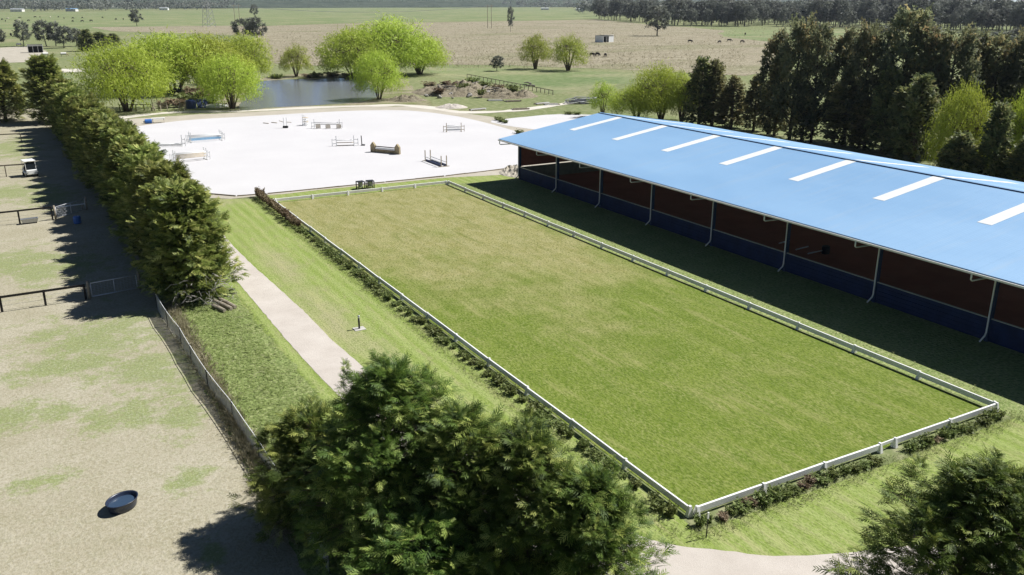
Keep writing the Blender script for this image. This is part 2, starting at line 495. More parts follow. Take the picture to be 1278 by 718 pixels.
c = t.mix(t.math('MULTIPLY', t.rmp(n4, .48, .8), .40), c, (0.085, 0.115, 0.022))
k1 = t.noise(6, 3, .68, t.pos((1.6, 0.7, 1), R(0))); k2 = t.noise(2.7, 4, .7, t.pos((1.3, .8, 1)))
k3 = t.noise(.45, 5, .7)
c = t.mix(t.math('MULTIPLY', t.math('MULTIPLY', t.rmp(k1, .51, .62), t.rmp(k3, .36, .62, .25, 1.1)), 0.5), c, (0.34, 0.345, 0.165))
c = t.mix(t.math('MULTIPLY', t.rmp(k1, .48, .38), 0.55), c, (0.105, 0.14, 0.03))
c = t.mix(t.math('MULTIPLY', t.rmp(k2, .48, .32), 0.275), c, (0.105, 0.14, 0.03))
k4 = t.noise(1.6, 5, .75, t.pos((1, .08, 1)))
c = t.mix(t.math('MULTIPLY', t.rmp(k4, .52, .64), .5), c, (0.36, 0.35, 0.165))
c = t.mix(t.math('MULTIPLY', t.rmp(k4, .46, .34), .35), c, (0.145, 0.20, 0.04))
t.principled(c, 0.95, 0.1, t.bump(k1, .7, .07)); M['mown'] = t.m

# --- rough verge soil under the long grass
t = NT('verge')
n1 = t.noise(.5, 6, .65); n2 = t.noise(3, 6, .75); n4 = t.noise(20, 3, .75)
c = t.mix(t.rmp(n1, .35, .65), (0.190, 0.260, 0.075), (0.275, 0.325, 0.120))
c = t.mix(t.math('MULTIPLY', t.rmp(n2, .45, .75), .6), c, (0.30, 0.28, 0.16))
c = t.mix(t.math('MULTIPLY', t.rmp(n4, .45, .8), .5), c, (0.07, 0.10, 0.025))
k1 = t.noise(5, 3, .68, t.pos((1, 1, 1), R(0))); k2 = t.noise(2.25, 4, .7, t.pos((1.3, .8, 1)))
k3 = t.noise(.45, 5, .7)
c = t.mix(t.math('MULTIPLY', t.math('MULTIPLY', t.rmp(k1, .51, .62), t.rmp(k3, .36, .62, .25, 1.1)), 0.6), c, (0.42, 0.4, 0.23))
c = t.mix(t.math('MULTIPLY', t.rmp(k1, .48, .38), 0.6), c, (0.085, 0.115, 0.03))
c = t.mix(t.math('MULTIPLY', t.rmp(k2, .48, .32), 0.3), c, (0.085, 0.115, 0.03))
t.principled(c, 0.95, 0.1, t.bump(k1, .9, 0.14)); M['verge'] = t.m

# --- sand, gravel, dirt
t = NT('pale_sand')
n1 = t.noise(.12, 5, .6); n2 = t.noise(1.5, 6, .7); n3 = t.noise(9, 4, .7)
c = t.mix(t.rmp(n1, .3, .7), (0.525, 0.512, 0.515), (0.565, 0.552, 0.552))
c = t.mix(t.math('MULTIPLY', t.rmp(n2, .55, .8), .35), c, (0.45, 0.43, 0.415))
t.principled(c, 0.95, 0.1, t.bump(t.math('ADD', n2, n3), .25, .05)); M['sand'] = t.m

t = NT('gravel')
n1 = t.noise(.5, 6, .65); n2 = t.noise(4, 6, .75); n3 = t.noise(30, 3, .8)
c = t.mix(t.rmp(n1, .3, .7), (0.445, 0.395, 0.345), (0.54, 0.49, 0.435))
c = t.mix(t.math('MULTIPLY', t.rmp(n2, .5, .8), .45), c, (0.34, 0.31, 0.27))
c = t.mix(t.math('MULTIPLY', t.rmp(n3, .5, .8), .4), c, (0.56, 0.53, 0.49))
t.principled(c, 0.95, 0.1, t.bump(t.math('ADD', n2, n3), .5, .03)); M['gravel'] = t.m

t = NT('dirt_track')
n1 = t.noise(.2, 6, .65); n2 = t.noise(2, 6, .75)
c = t.mix(t.rmp(n1, .3, .7), (0.36, 0.325, 0.26), (0.47, 0.43, 0.36))
c = t.mix(t.math('MULTIPLY', t.rmp(n2, .5, .8), .5), c, (0.27, 0.24, 0.175))
t.principled(c, 0.95, 0.1, t.bump(n2, .5, .1)); M['dirt'] = t.m

t = NT('pale_track')
n1 = t.noise(.2, 6, .65); n2 = t.noise(2, 6, .75)
c = t.mix(t.rmp(n1, .3, .7), (0.52, 0.48, 0.41), (0.62, 0.58, 0.51))
c = t.mix(t.math('MULTIPLY', t.rmp(n2, .55, .8), .5), c, (0.40, 0.36, 0.28))
t.principled(c, 0.95, 0.1, t.bump(n2, .4, .1)); M['pale_track'] = t.m

t = NT('earth_mound')
n1 = t.noise(.3, 6, .7); n2 = t.noise(1.6, 7, .8)
c = t.mix(t.rmp(n1, .35, .65), (0.24, 0.20, 0.14), (0.36, 0.315, 0.235))
c = t.mix(t.math('MULTIPLY', t.rmp(n2, .45, .7), .7), c, (0.14, 0.13, 0.07))
t.principled(c, 0.95, 0.1, t.bump(n2, .9, .5)); M['mound'] = t.m

t = NT('pond_bank')
n1 = t.noise(.12, 6, .7); n2 = t.noise(1.2, 7, .8)
c = t.mix(t.rmp(n1, .42, .58), (0.20, 0.22, 0.09), (0.36, 0.315, 0.225))
c = t.mix(t.math('MULTIPLY', t.rmp(n2, .45, .7), .7), c, (0.15, 0.135, 0.07))
t.principled(c, 0.95, 0.1, t.bump(n2, .9, .4)); M['bank'] = t.m

t = NT('pond_water')
n1 = t.noise(.35, 4, .6, t.pos((1, 2.2, 1), R(-25))); n2 = t.noise(1.6, 3, .6, t.pos((1, 2.0, 1), R(-25)))
p = t.principled((0.16, 0.17, 0.18), 0.18, 0.5, t.bump(t.math('ADD', n1, n2), .10, .25)); M['water'] = t.m

t = NT('red_arena_sand')
n1 = t.noise(.4, 6, .65); n2 = t.noise(3, 5, .7)
c = t.mix(t.rmp(n1, .3, .7), (0.33, 0.130, 0.085), (0.42, 0.175, 0.12))
t.principled(c, 0.95, 0.1, t.bump(n2, .5, .08)); M['redsand'] = t.m

sheet('ground', [(-6000, -400), (7000, -400), (7000, 9000), (-6000, 9000)], 0.0, M['pasture'])

# far fields, laid out along the ground
sheet('green_field', wavy([G(-60, 15.5), G(120, 15), G(260, 13.0), G(330, 9), G(520, 6.5), G(740, 12), G(748, 23.5), G(640, 26), G(430, 29), G(300, 33), G(160, 36), G(60, 40), G(-60, 44)], 30, 6, 1, .01), 0.05, M['green_pasture'])
sheet('green_field', wavy([G(900, 37), G(1010, 38), G(1110, 40), G(1095, 46), G(960, 52), G(900, 46)], 12, 4, 2, .02), 0.05, M['green_pasture'])
sheet('tussock_field', wavy([G(322, 33), G(430, 29.5), G(640, 26.5), G(745, 24.5), G(800, 30), G(905, 38), G(960, 53), G(990, 78), G(930, 95), G(800, 88), G(640, 82), G(540, 80), G(410, 83), G(330, 78), G(318, 50)], 10, 3, 3, .03), 0.04, M['tussock'])
sheet('grey_flat', wavy([G(110, 34), G(170, 33.5), G(300, 32), G(318, 36), G(315, 45), G(220, 42), G(140, 39)], 10, 3, 4, .03), 0.06, M['tussock'])
sheet('green_field', wavy([G(530, 84), G(700, 87), G(800, 92), G(790, 104), G(690, 118), G(600, 102), G(545, 96)], 4, 1.2, 5, .08), 0.03, M['green_pasture'])
sheet('green_field', wavy([G(68, 92), G(110, 92), G(130, 118), G(80, 112)], 4, 1.2, 6, .08), 0.03, M['green_pasture'])
sheet('dirt_field', wavy([G(-40, 62), G(35, 58), G(60, 64), G(30, 78), G(-40, 80)], 5, 1.5, 7, .06), 0.03, M['dirt'])
sheet('dirt_track', wavy([G(60, 86.5), G(105, 86), G(106, 90), G(64, 91)], 4, .6, 8, .08), 0.05, M['pale_track'])

# paddock, verge, strips
sheet('paddock', wavy([(-90, -40), (-14.9, -40), (-14.9, 44), (-15.2, 75), (-16.2, 120), (-19, 175), (-90, 175)], 3, .35, 9, .3), 0.010, M['paddock'])
sheet('mown_strip', wavy([(-10.2, -8), (-.45, -1.2), (-.45, 69.3), (-3.5, 71.0), (-11, 74), (-16, 74), (-14.6, 40)], 1.2, .18, 10, .6), 0.008, M['mown'])
sheet('mown_strip', wavy([(-6, -1.1), (21.5, -1.1), (27.5, -12), (40, -45), (-6, -45)], 1.5, .2, 11, .5), 0.006, M['mown'])
sheet('grass_strip', wavy([(20.2, -30), (29.2, -30), (29.2, 66), (31, 71), (20.2, 71)], 1.5, .1, 12, .5), 0.0075, M['verge'])
sheet('grass_verge', wavy([(-14.95, -10), (-10.3, -10), (-9.9, 20), (-10.1, 32), (-10.2, 72), (-14.95, 72)], .8, .35, 13, .8), 0.014, M['verge'])
sheet('mown_strip', wavy([(-.3, 66.6), (21, 66.6), (29, 66), (31, 71), (-.3, 71.2)], .8, .2, 14, .6), 0.011, M['mown'])
sheet('arena_lawn', [(0, 0), (20, 0), (20, 66.6), (0, 66.6)], 0.016, M['lawn'])

# sand arena and its surrounds
far_rim = [G(160, 160), G(200, 154), G(250, 149), G(320, 145), G(380, 141.5), G(428, 139), G(480, 137.8), G(520, 139), G(571, 145.5), G(608, 154), G(640, 163), G(690, 178)]
near_rim = [(33.5, 72.2), (21.9, 71.4), (14.2, 71.5), (.5, 71.7), (-2.7, 72.0), (-5.0, 74.6), (-9.0, 80), (-12.5, 95), (-12.5, 118), (-10.5, 131)]
outer = [G(110, 166), G(125, 156), G(160, 149), G(200, 146.2), G(250, 143), G(320, 139.5), G(430, 134.5), G(490, 133), G(530, 135.0), G(575, 141), G(640, 151), (53.5, 104)]
sheet('dirt_surround', wavy(smooth_pts(outer, 4) + [(54, 68), (30, 68.5), (22.5, 70.6), (.5, 70.9), (-3.4, 71.1), (-6.5, 74), (-14.0, 80), (-15, 118)], 1.6, .5, 15, .25), 0.018, M['dirt'])
sheet('sand_arena', wavy(smooth_pts(far_rim, 5) + near_rim, 1.2, .14, 16, .4), 0.026, M['sand'])
sheet('sand_patch', wavy(smooth_pts([G(612, 152.5), G(650, 146.8), G(690, 143.2), G(728, 143.2), (76, 104), (60, 92), (53, 98)], 4, True), 1.0, .3, 17, .4), 0.030, M['sand'])
track_c = [G(100, 160), G(128, 152), G(165, 145.3), G(230, 139.8), (14.0, 150.6), (30, 149.2), (41, 146.6), G(500, 131.5), G(535, 134.5), G(575, 140.2), G(625, 139.4), G(660, 136), (80, 132)]
tl, tr = [], []
tc = smooth_pts(track_c, 6)
for i, p in enumerate(tc):
    a = np.array(tc[max(i - 1, 0)]); b = np.array(tc[min(i + 1, len(tc) - 1)]); d = (b - a) / np.linalg.norm(b - a); nn = np.array([-d[1], d[0]])
    w = 1.55 + .35 * math.sin(i * .7) + rnd.uniform(-.15, .15)
    tl.append(tuple(np.array(p) + nn * w)); tr.append(tuple(np.array(p) - nn * w))
ribbon('dirt_road', tl, tr, 0.034, M['pale_track'])

# driveway past the arena corner
dl = smooth_pts([(-9.4, 80), (-9.4, 60), (-9.3, 45), (-9.25, 32), (-9.15, 23), (-8.6, 12), (-7.4, 3), (-4.6, -4.2), (-1.2, -7.8), (6, -10.5), (20, -13)], 6)
dr = smooth_pts([(-7.2, 80), (-7.3, 60), (-7.3, 47), (-6.8, 33), (-6.7, 25), (-5.8, 12), (-4.4, 4), (-2.4, -.5), (-.4, -2.5), (2.2, -4.3), (9, -6.6), (20, -9)], 6)
jit = lambda L, s: wavy(L, .5, .07, s, 1.3, False)
ribbon('driveway', jit(dl, 20), jit(dr, 21), 0.022, M['gravel'])

# pond
pond_pts = [G(300, 137), G(306, 118), G(318, 105), G(340, 100.5), G(390, 99), G(440, 98.5), G(462, 105), G(474, 117), G(455, 126.5), G(400, 131.5), G(340, 134.5)]
sheet('pond', wavy(smooth_pts(pond_pts, 6, True), 1.2, .35, 22, .25), 0.045, M['water'])
sheet('pond_bank', wavy(smooth_pts([G(270, 139), G(300, 108), G(322, 99), G(360, 93), G(440, 92), G(500, 98), G(520, 118), G(540, 131), G(490, 133), G(400, 134.5)], 6, True), 1.5, .9, 23, .2), 0.033, M['bank'])

# low wooded rise on the skyline
t = NT('wooded_hill')
n1 = t.noise(.012, 6, .7); n2 = t.noise(.05, 5, .7)
c = t.mix(t.rmp(n1, .35, .65), (0.055, 0.075, 0.055), (0.10, 0.12, 0.085))
c = t.mix(t.math('MULTIPLY', t.rmp(n2, .5, .75), .6), c, (0.03, 0.04, 0.03))
t.principled(c, 1.0, 0.0, t.bump(n2, 1, 12)); M['hill'] = t.m
vs, fs = [], []
nx, ny = 90, 10
for j in range(ny):
    for i in range(nx):
        x = -3500 + 8500 * i / (nx - 1); y = 2900 + 2600 * j / (ny - 1)
        hh = 78 * math.sin(math.pi * min(1, j / (ny - 1) * 1.0)) * (.75 + .5 * mnoise.noise(Vector((x * .0009, y * .0006, 2)))) + 9 * mnoise.noise(Vector((x * .006, y * .006, 5)))
        vs.append((x, y, hh - 2))
for j in range(ny - 1):
    for i in range(nx - 1):
        a = j * nx + i
        fs.append((a, a + 1, a + nx + 1, a + nx))
me = bpy.data.meshes.new('hills'); me.from_pydata(vs, [], fs)
for p_ in me.polygons: p_.use_smooth = True
tag(link('hills', me, M['hill']), kind='structure')


# ------------------------------------------------------------------ foliage
def fingers(n=4, length=1.0, fl=.42, w=.075, droop=.18, ang=38):
    """a flat feathered spray along +X: one axis blade and n pairs of fingers"""
    V, F = [], []
    def blade(a, d, L, ww):
        a = np.array(a, float); d = np.array(d, float); s = np.array([-d[1], d[0], 0])
        b = len(V)
        for q in (a, a + d * L * .45 + s * ww, a + d * L, a + d * L * .45 - s * ww):
            V.append((q[0], q[1], q[2] - droop * (q[0] ** 2) - .25 * abs(q[1]) ** 1.5))
        F.append((b, b + 1, b + 2, b + 3))
    blade((0, 0, 0), (1, 0, 0), length, w * 1.2)
    for k in range(n):
        x = length * (.12 + .72 * k / max(1, n - 1)) if n > 1 else .4
        L = fl * (1 - .55 * k / n)
        for s in (-1, 1):
            a = R(ang + 6 * math.sin(k * 2.1 + s)) * s
            blade((x, 0, 0.012 * s), (math.cos(a), math.sin(a), 0), L, w)
    return np.array(V), np.array(F)

SPRAY = fingers(5, 1.0, .56, .034, .28, 44)
SPRAY_MID = fingers(4, 1.0, .48, .062, .22)
SPRAY_LO = fingers(2, 1.0, .5, .12, .2)
DROOP = fingers(2, 1.0, .30, .06, .45, 25)
TUFT = fingers(1, 1.0, .7, .2, .1, 55)
BLADES = fingers(1, 1.0, .8, .045, .30, 24)

def unit(a):
    return a / (np.linalg.norm(a, axis=-1, keepdims=True) + 1e-9)

def leaves(name, T, P, D, N, S, tint):
    V0, F0 = T
    P = np.asarray(P, float); n = len(P)
    X = unit(np.asarray(D, float)); Z = np.asarray(N, float)
    Z = unit(Z - X * np.sum(Z * X, 1, keepdims=True)); Y = np.cross(Z, X)
    V = P[:, None, :] + np.asarray(S)[:, None, None] * (V0[None, :, 0:1] * X[:, None, :] + V0[None, :, 1:2] * Y[:, None, :] + V0[None, :, 2:3] * Z[:, None, :])
    nv, nf = len(V0), len(F0)
    me = bpy.data.meshes.new(name)
    me.vertices.add(n * nv); me.vertices.foreach_set('co', V.astype(np.float32).ravel())
    F = (F0[None] + (np.arange(n) * nv)[:, None, None]).reshape(-1, F0.shape[1])
    k = F.shape[1]
    me.loops.add(F.size); me.loops.foreach_set('vertex_index', F.astype(np.int32).ravel())
    me.polygons.add(len(F)); me.polygons.foreach_set('loop_start', (np.arange(len(F)) * k).astype(np.int32))
    at = me.attributes.new('tint', 'FLOAT', 'POINT')
    at.data.foreach_set('value', np.repeat(np.asarray(tint, np.float32), nv))
    me.update(calc_edges=True)
    return me

def branch_pts(a, d, L, sag, n=4):
    a = np.array(a); out = []
    for i in range(n + 1):
        s = i / n
        out.append(a + d * L * s + np.array([0, 0, sag * L * s * s]))
    return out

def cypress(name, h, r, nb, per, spray, T, seed, m, low=0.03, lead=4, tip=.55, spikes=0):
    """dense conifer: boughs round a trunk, each bearing overlapping feathered sprays"""
    g = np.random.default_rng(seed)
    root = empty(name)
    tb = MB()
    tb.tube([(0, 0, 0), (.05, .02, h * .3), (-.03, .05, h * .65), (0, 0, h * .97)], [h * .028, h * .021, h * .012, .015], 7)
    P, D, N, S, C = [], [], [], [], []
    spec = []
    for i in range(nb):
        tt = (i + g.random()) / nb
        tt = tt ** .85
        z = h * (low + (0.97 - low) * tt)
        Rr = r * min(1, .70 + 2.2 * tt) * ((1 - tt) ** tip * .96 + .04)
        az_ = i * 2.39996 + g.normal(0, .3)
        lump = 1 + .42 * mnoise.noise(Vector((math.cos(az_) * 1.5, math.sin(az_) * 1.5, z * .42 + seed)))
        spec.append(((0, 0, z), az_, Rr * lump * g.uniform(.70, 1.12), R(g.uniform(4, 26) + 34 * tt)))
    for k in range(lead):
        a = g.random() * 6.28; rr = r * g.uniform(.25, .6); zz = h * g.uniform(.42, .72)
        c0 = np.array([math.cos(a) * rr, math.sin(a) * rr, zz]); hh = h * g.uniform(.14, .24)
        for q in range(12):
            s = q / 12
            spec.append((tuple(c0 + np.array([0, 0, hh * s])), g.random() * 6.28, r * .20 * (1 - s) + .10, R(35 + 45 * s)))
    for k in range(spikes):
        a = g.random() * 6.28; rr = 0 if k == 0 else r * g.uniform(.12, .34); zz = h * (.90 if k == 0 else g.uniform(.76, .90))
        c0 = np.array([math.cos(a) * rr, math.sin(a) * rr, zz]); hh = h * g.uniform(.14, .21)
        for q in range(13):
            s = q / 13
            spec.append((tuple(c0 + np.array([0, 0, hh * s])), g.random() * 6.28, .42 * (1 - s) ** 1.2 + .05, R(30 + 50 * s)))
    limb = MB()
    for (a, az, L, el) in spec:
        d = np.array([math.cos(az) * math.cos(el), math.sin(az) * math.cos(el), math.sin(el) * .75])
        pts = branch_pts(a, d, L, -.10)
        if L > 1.0: limb.tube(pts, [.035 + .012 * L, .03, .02, .014, .006], 4, False)
        k = max(5, int(per * min(1.2, .35 + L / r)))
        lat = np.cross(d, [0, 0, 1.]); lat /= np.linalg.norm(lat) + 1e-9
        bt = g.normal(0, .16)
        for j in range(k):
            s = 1 - (g.random() ** 1.35) * .72
            i0 = s * 4; q = int(min(3, i0)); p = pts[q] + (pts[q + 1] - pts[q]) * (i0 - q)
            side = g.normal(0, 1)
            w = (1.15 - s) * .55 * L
            p = p + lat * np.clip(side, -1.5, 1.5) * w * .55 + np.array([0, 0, g.normal(0, .10) * (.5 + .3 * L)])
            dd = d * g.uniform(.5, 1.1) + lat * side * .55 + np.array([0, 0, g.normal(.12, .35)])
            P.append(p); D.append(dd); N.append(np.array([.25, -.1, .9]) + g.normal(0, .42, 3) + d * .55)
            S.append(spray * g.uniform(.45, 1.25) * min(1, .42 + L / 1.5)); C.append(np.clip(.45 + bt + g.normal(0, .21) + .55 * (s - .68), 0, 1))  # sprays get lighter towards the bough tips
    tk = tb.build('trunk', M['bark'], root, True)
    limb.build('limbs', M['bark'], tk)
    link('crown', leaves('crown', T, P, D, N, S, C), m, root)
    return root

def willow(name, h, r, n_clump, per, size, seed, m, squash=1.0, stems=7):
    """many-stemmed spreading tree with a domed crown of hanging fine foliage"""
    g = np.random.default_rng(seed)
    root = empty(name)
    tb = MB(); P, D, N, S, C = [], [], [], [], []
    tips = []
    for k in range(stems):
        a = k / stems * 6.283 + g.normal(0, .3); sp = g.uniform(.25, .62)
        p0 = np.array([math.cos(a), math.sin(a), 0]) * r * .05
        p1 = np.array([math.cos(a) * r * sp * .45, math.sin(a) * r * sp * .45, h * .30])
        p2 = np.array([math.cos(a) * r * sp, math.sin(a) * r * sp, h * g.uniform(.55, .72)])
        rb = h * .017 * g.uniform(.7, 1.3)
        tb.tube([p0, p1, p2], [rb, rb * .75, rb * .3], 6)
        tips.append((p1, p2, rb))
    tb2 = MB()
    for i in range(n_clump):
        a = i * 2.39996 + g.normal(0, .2)
        q_ = (i + .5) / n_clump                       # 0 top .. 1 rim and below
        lum = 1 + .22 * mnoise.noise(Vector((math.cos(a) * 1.3, math.sin(a) * 1.3, q_ * 3 + seed)))
        th = q_ ** .66 * 2.0
        shell = g.uniform(.62, .90) if g.random() < .8 else g.uniform(.25, .6)
        rho = r * math.sin(th) * shell * lum
        z = h * (.42 + .53 * math.cos(th) * shell * (1.0 if th < 1.57 else .95) * squash * lum)
        c0 = np.array([math.cos(a) * rho, math.sin(a) * rho, z])
        p1, p2, rb = tips[int(g.integers(len(tips)))]
        if i % 2 == 0:
            tb2.tube([p2 * .7 + p1 * .3, (p2 + c0) / 2 + np.array([0, 0, h * .03]), c0], [rb * .4, rb * .22, rb * .07], 4, False)
        cr = r * g.uniform(.20, .32)
        ct = g.normal(0, .12)
        k = int(per * g.uniform(.8, 1.2))
        q = g.normal(0, 1, (k, 3)); q = unit(q) * (g.random((k, 1)) ** .45) * cr
        q[:, 2] = q[:, 2] * .85 - .2 * cr * (1 - np.abs(q[:, 2]) / cr)
        out = np.array([math.cos(a), math.sin(a), 0])
        for v in q:
            P.append(c0 + v)
            D.append(out * g.uniform(-.1, .6) + np.array([0, 0, g.uniform(-.9, .45)]) + g.normal(0, .45, 3))
            N.append(out * .4 + g.normal(0, .45, 3) + np.array([.35, -.1, .7]))
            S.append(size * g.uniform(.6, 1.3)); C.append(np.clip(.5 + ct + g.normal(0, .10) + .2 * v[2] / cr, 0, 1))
    tk = tb.build('trunk', M['bark'], root, True)
    tb2.build('limbs', M['bark'], tk)
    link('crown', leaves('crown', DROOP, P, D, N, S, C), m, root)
    return root

def ragged(name, h, r, n_clump, per, size, seed, m, bole=.25, T=None, bark='bark_dark', taper=.35, up=.5, trunks=1):
    """open, uneven tree: limbs with separate foliage clumps and sky gaps"""
    g = np.random.default_rng(seed)
    root = empty(name)
    tb = MB(); lb = MB(); P, D, N, S, C = [], [], [], [], []
    for q in range(trunks):
        ox, oy = (g.normal(0, r * .18), g.normal(0, r * .18)) if q else (0, 0)
        lx, ly = g.normal(0, r * .15, 2)
        tb.tube([(ox * .4, oy * .4, 0), (ox + lx * .3, oy + ly * .3, h * .4), (ox + lx, oy + ly, h * .92)], [h * .022, h * .014, h * .003], 6)
        for i in range(n_clump // trunks):
            tt = (i + g.random()) / (n_clump // trunks)
            z = h * (bole + (1 - bole) * tt)
            w = r * ((1 - tt) ** taper) * (.55 + .45 * min(1, tt * 4)) + r * .06
            a = i * 2.39996 + g.normal(0, .5)
            rho = w * g.uniform(.25, 1.0) ** .6
            c0 = np.array([ox + math.cos(a) * rho + lx * z / h, oy + math.sin(a) * rho + ly * z / h, z - g.uniform(0, .04) * h])
            s0 = np.array([ox + lx * z / h, oy + ly * z / h, max(h * .12, z - rho * .7)])
            if i % 2 == 0: lb.tube([s0, (s0 + c0) / 2 + np.array([0, 0, -.05 * rho]), c0], [h * .006, h * .004, h * .0015], 4, False)
            cr = r * g.uniform(.16, .34); ct = g.normal(0, .16)
            k = int(per * g.uniform(.7, 1.3))
            qq = unit(g.normal(0, 1, (k, 3))) * (g.random((k, 1)) ** .5) * cr * np.array([1, 1, .8])
            out = np.array([math.cos(a), math.sin(a), 0])
            for v in qq:
                P.append(c0 + v); D.append(out * .4 + np.array([0, 0, up]) + g.normal(0, .6, 3)); N.append(g.normal(0, .6, 3) + np.array([0, 0, .8]))
                S.append(size * g.uniform(.6, 1.35)); C.append(np.clip(.34 + ct + .45 * (tt - .5) + g.normal(0, .16), 0, 1))
    tk = tb.build('trunk', M[bark], root, True)
    lb.build('limbs', M[bark], tk)
    link('crown', leaves('crown', T or SPRAY_LO, P, D, N, S, C), m, root)
    return root

USED = set()
def put(proto, x, y, h, w, rz, label, cat, group=None, z=0.0, name=None):
    """stand a copy of a prototype (the first time the prototype itself) at a place, h high and w wide"""
    if proto.name not in USED:
        USED.add(proto.name); o = proto
    else:
        o = copy_tree(proto)
    o.location = (x, y, z); o.rotation_euler = (0, 0, rz)
    o.scale = (w / proto['w'], w / proto['w'], h / proto['h'])
    for k in ('w0', 'h0'): pass
    tag(o, label, cat, group)
    return o

def sized(o, h, w):
    o['h'] = h; o['w'] = w
    return o

def put_px(proto, u, vb, vt, wpx, label, cat, group=None, rz=None):
    b = G(u, vb)
    h = HT(b, vt)
    return put(proto, b[0], b[1], h, wpx * MPP(b), rnd.uniform(0, 6.28) if rz is None else rz, label, cat, group)

# ------------------------------------------------------------------ riding shed with the blue roof
XE, ZE, XR, ZR, XF = 26.29, 4.96, 40.5, 7.15, 54.71
XP = 28.75; XPF = 52.25; BAY = 8.45; NB = 9; Y0 = 65.3
YE0, YE1 = Y0 + .35, Y0 - BAY * NB - .35
SL = (ZR - ZE) / (XR - XE)
roof_z = lambda x: ZE + SL * (x - XE) if x <= XR else ZR - SL * (x - XR)
t = NT('blue_roof')
sep = t.n('ShaderNodeSeparateXYZ'); t.l(t.n('ShaderNodeNewGeometry').outputs['Position'], sep.inputs[0])
n1 = t.noise(.12, 5, .6, t.pos((1, .4, 1))); n2 = t.noise(2.5, 5, .7, t.pos((.25, 1, 1)))
rib = t.math('SINE', t.math('MULTIPLY', sep.outputs[1], 2 * math.pi / .19))
c = t.mix(t.rmp(n1, .3, .7), (0.200, 0.355, 0.550), (0.235, 0.395, 0.585))
c = t.mix(t.math('MULTIPLY', t.rmp(n2, .55, .8), .25), c, (0.26, 0.425, 0.61))
lap = t.rmp(t.math('ABSOLUTE', t.math('SUBTRACT', t.math('FRACT', t.math('DIVIDE', sep.outputs[1], .76)), .5)), .47, .5)
c = t.mix(t.math('MULTIPLY', lap, .28), c, (0.12, 0.24, 0.40))
n3 = t.noise(.5, 6, .7, t.pos((.08, 1.6, 1)))
c = t.mix(t.math('MULTIPLY', t.rmp(n3, .54, .72), .32), c, (0.33, 0.42, 0.51))
t.principled(c, t.rmp(n1, .3, .7, .42, .62), 0.4, t.bump(rib, .2, .02)); M['roof'] = t.m
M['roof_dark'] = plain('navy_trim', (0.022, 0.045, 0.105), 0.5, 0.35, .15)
M['kick'] = plain('navy_kickboard', (0.011, 0.024, 0.075), 0.7, 0.2, .25, 1.2)
t = NT('white_skylight')
n1 = t.noise(.9, 5, .6)
c = t.mix(t.rmp(n1, .3, .7), (0.80, 0.81, 0.79), (0.90, 0.90, 0.88))
d = t.n('ShaderNodeBsdfDiffuse'); t.l(c, d.inputs['Color'])
tr = t.n('ShaderNodeBsdfTranslucent'); t.l(c, tr.inputs['Color'])
mx = t.n('ShaderNodeMixShader'); mx.inputs[0].default_value = .30
t.l(d.outputs[0], mx.inputs[1]); t.l(tr.outputs[0], mx.inputs[2]); t.l(mx.outputs[0], t.out.inputs['Surface'])
M['skylight'] = t.m
M['cream'] = plain('cream_pipe', (0.70, 0.69, 0.66), 0.5, 0.3, .06)
M['redwall'] = plain('maroon_cladding', (0.30, 0.10, 0.07), 0.7, 0.2, .15)
M['olive'] = plain('timber_lining', (0.30, 0.28, 0.20), 0.8, 0.2, .2, 2)

shed = empty('riding_shed', (XR, (YE0 + YE1) / 2, 0))
tag(shed, 'long open-sided riding shed with blue metal roof and white skylights', 'shed')
OX, OY = shed.location.x, shed.location.y
def sp(mb, name, m, parent=None, **k):
    """part given in world metres: child of the shed (or of one of its parts at the shed origin)"""
    mb.v = [(a - OX, b - OY, c_) for a, b, c_ in mb.v]
    return mb.build(name, m, parent or shed, **k)
def slope_slab(x0, x1, y0, y1, off0, off1):
    mb = MB()
    vs = [(x, y, roof_z(x) + o_) for o_ in (off0, off1) for x, y in ((x0, y0), (x1, y0), (x1, y1), (x0, y1))]
    return mb.add(vs, [(0, 3, 2, 1), (4, 5, 6, 7), (0, 1, 5, 4), (1, 2, 6, 5), (2, 3, 7, 6), (3, 0, 4, 7)])
# one roofing run per bay and side, a hair apart
for i in range(NB):
    ya = YE0 if i == 0 else Y0 - BAY * i
    yb = YE1 if i == NB - 1 else Y0 - BAY * (i + 1)
    yc = Y0 - 4.25 - BAY * i
    for xa, xb, xs0, xs1 in ((XE, XR - .001, 33.45, 40.0), (XR + .001, XF, 41.05, 50.1)):
        sp(slope_slab(xa, xb, yc + .45, ya, -.04, .02), 'roof_sheet', M['roof'])
        sp(slope_slab(xa, xb, yb + .004, yc - .45, -.04, .02), 'roof_sheet', M['roof'])
        sp(slope_slab(xa, xs0, yc - .448, yc + .448, -.04, .02), 'roof_sheet', M['roof'])
        sp(slope_slab(xs1, xb, yc - .448, yc + .448, -.04, .02), 'roof_sheet', M['roof'])
    sp(slope_slab(33.35, 40.1, yc - .52, yc + .52, .024, .036), 'skylight', M['skylight'])
    sp(slope_slab(40.95, 50.2, yc - .52, yc + .52, .024, .036), 'skylight', M['skylight'])
mb = MB()
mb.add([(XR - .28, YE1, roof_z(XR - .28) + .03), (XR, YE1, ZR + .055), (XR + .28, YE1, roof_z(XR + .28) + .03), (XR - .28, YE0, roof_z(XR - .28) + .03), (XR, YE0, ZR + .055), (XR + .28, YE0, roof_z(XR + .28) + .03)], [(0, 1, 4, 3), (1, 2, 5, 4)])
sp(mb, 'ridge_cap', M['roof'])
sp(MB().box(XR - .34, YE1, ZR - .04, XR - .29, YE0, ZR + .05), 'ridge_shade_strip', M['roof_dark'])  # added dark strip: shade line along the ridge put in as colour
sp(MB().box(XE - .005, YE1 + .01, ZE - .20, XE + .04, YE0 - .01, ZE - .045), 'fascia', M['roof_dark'])
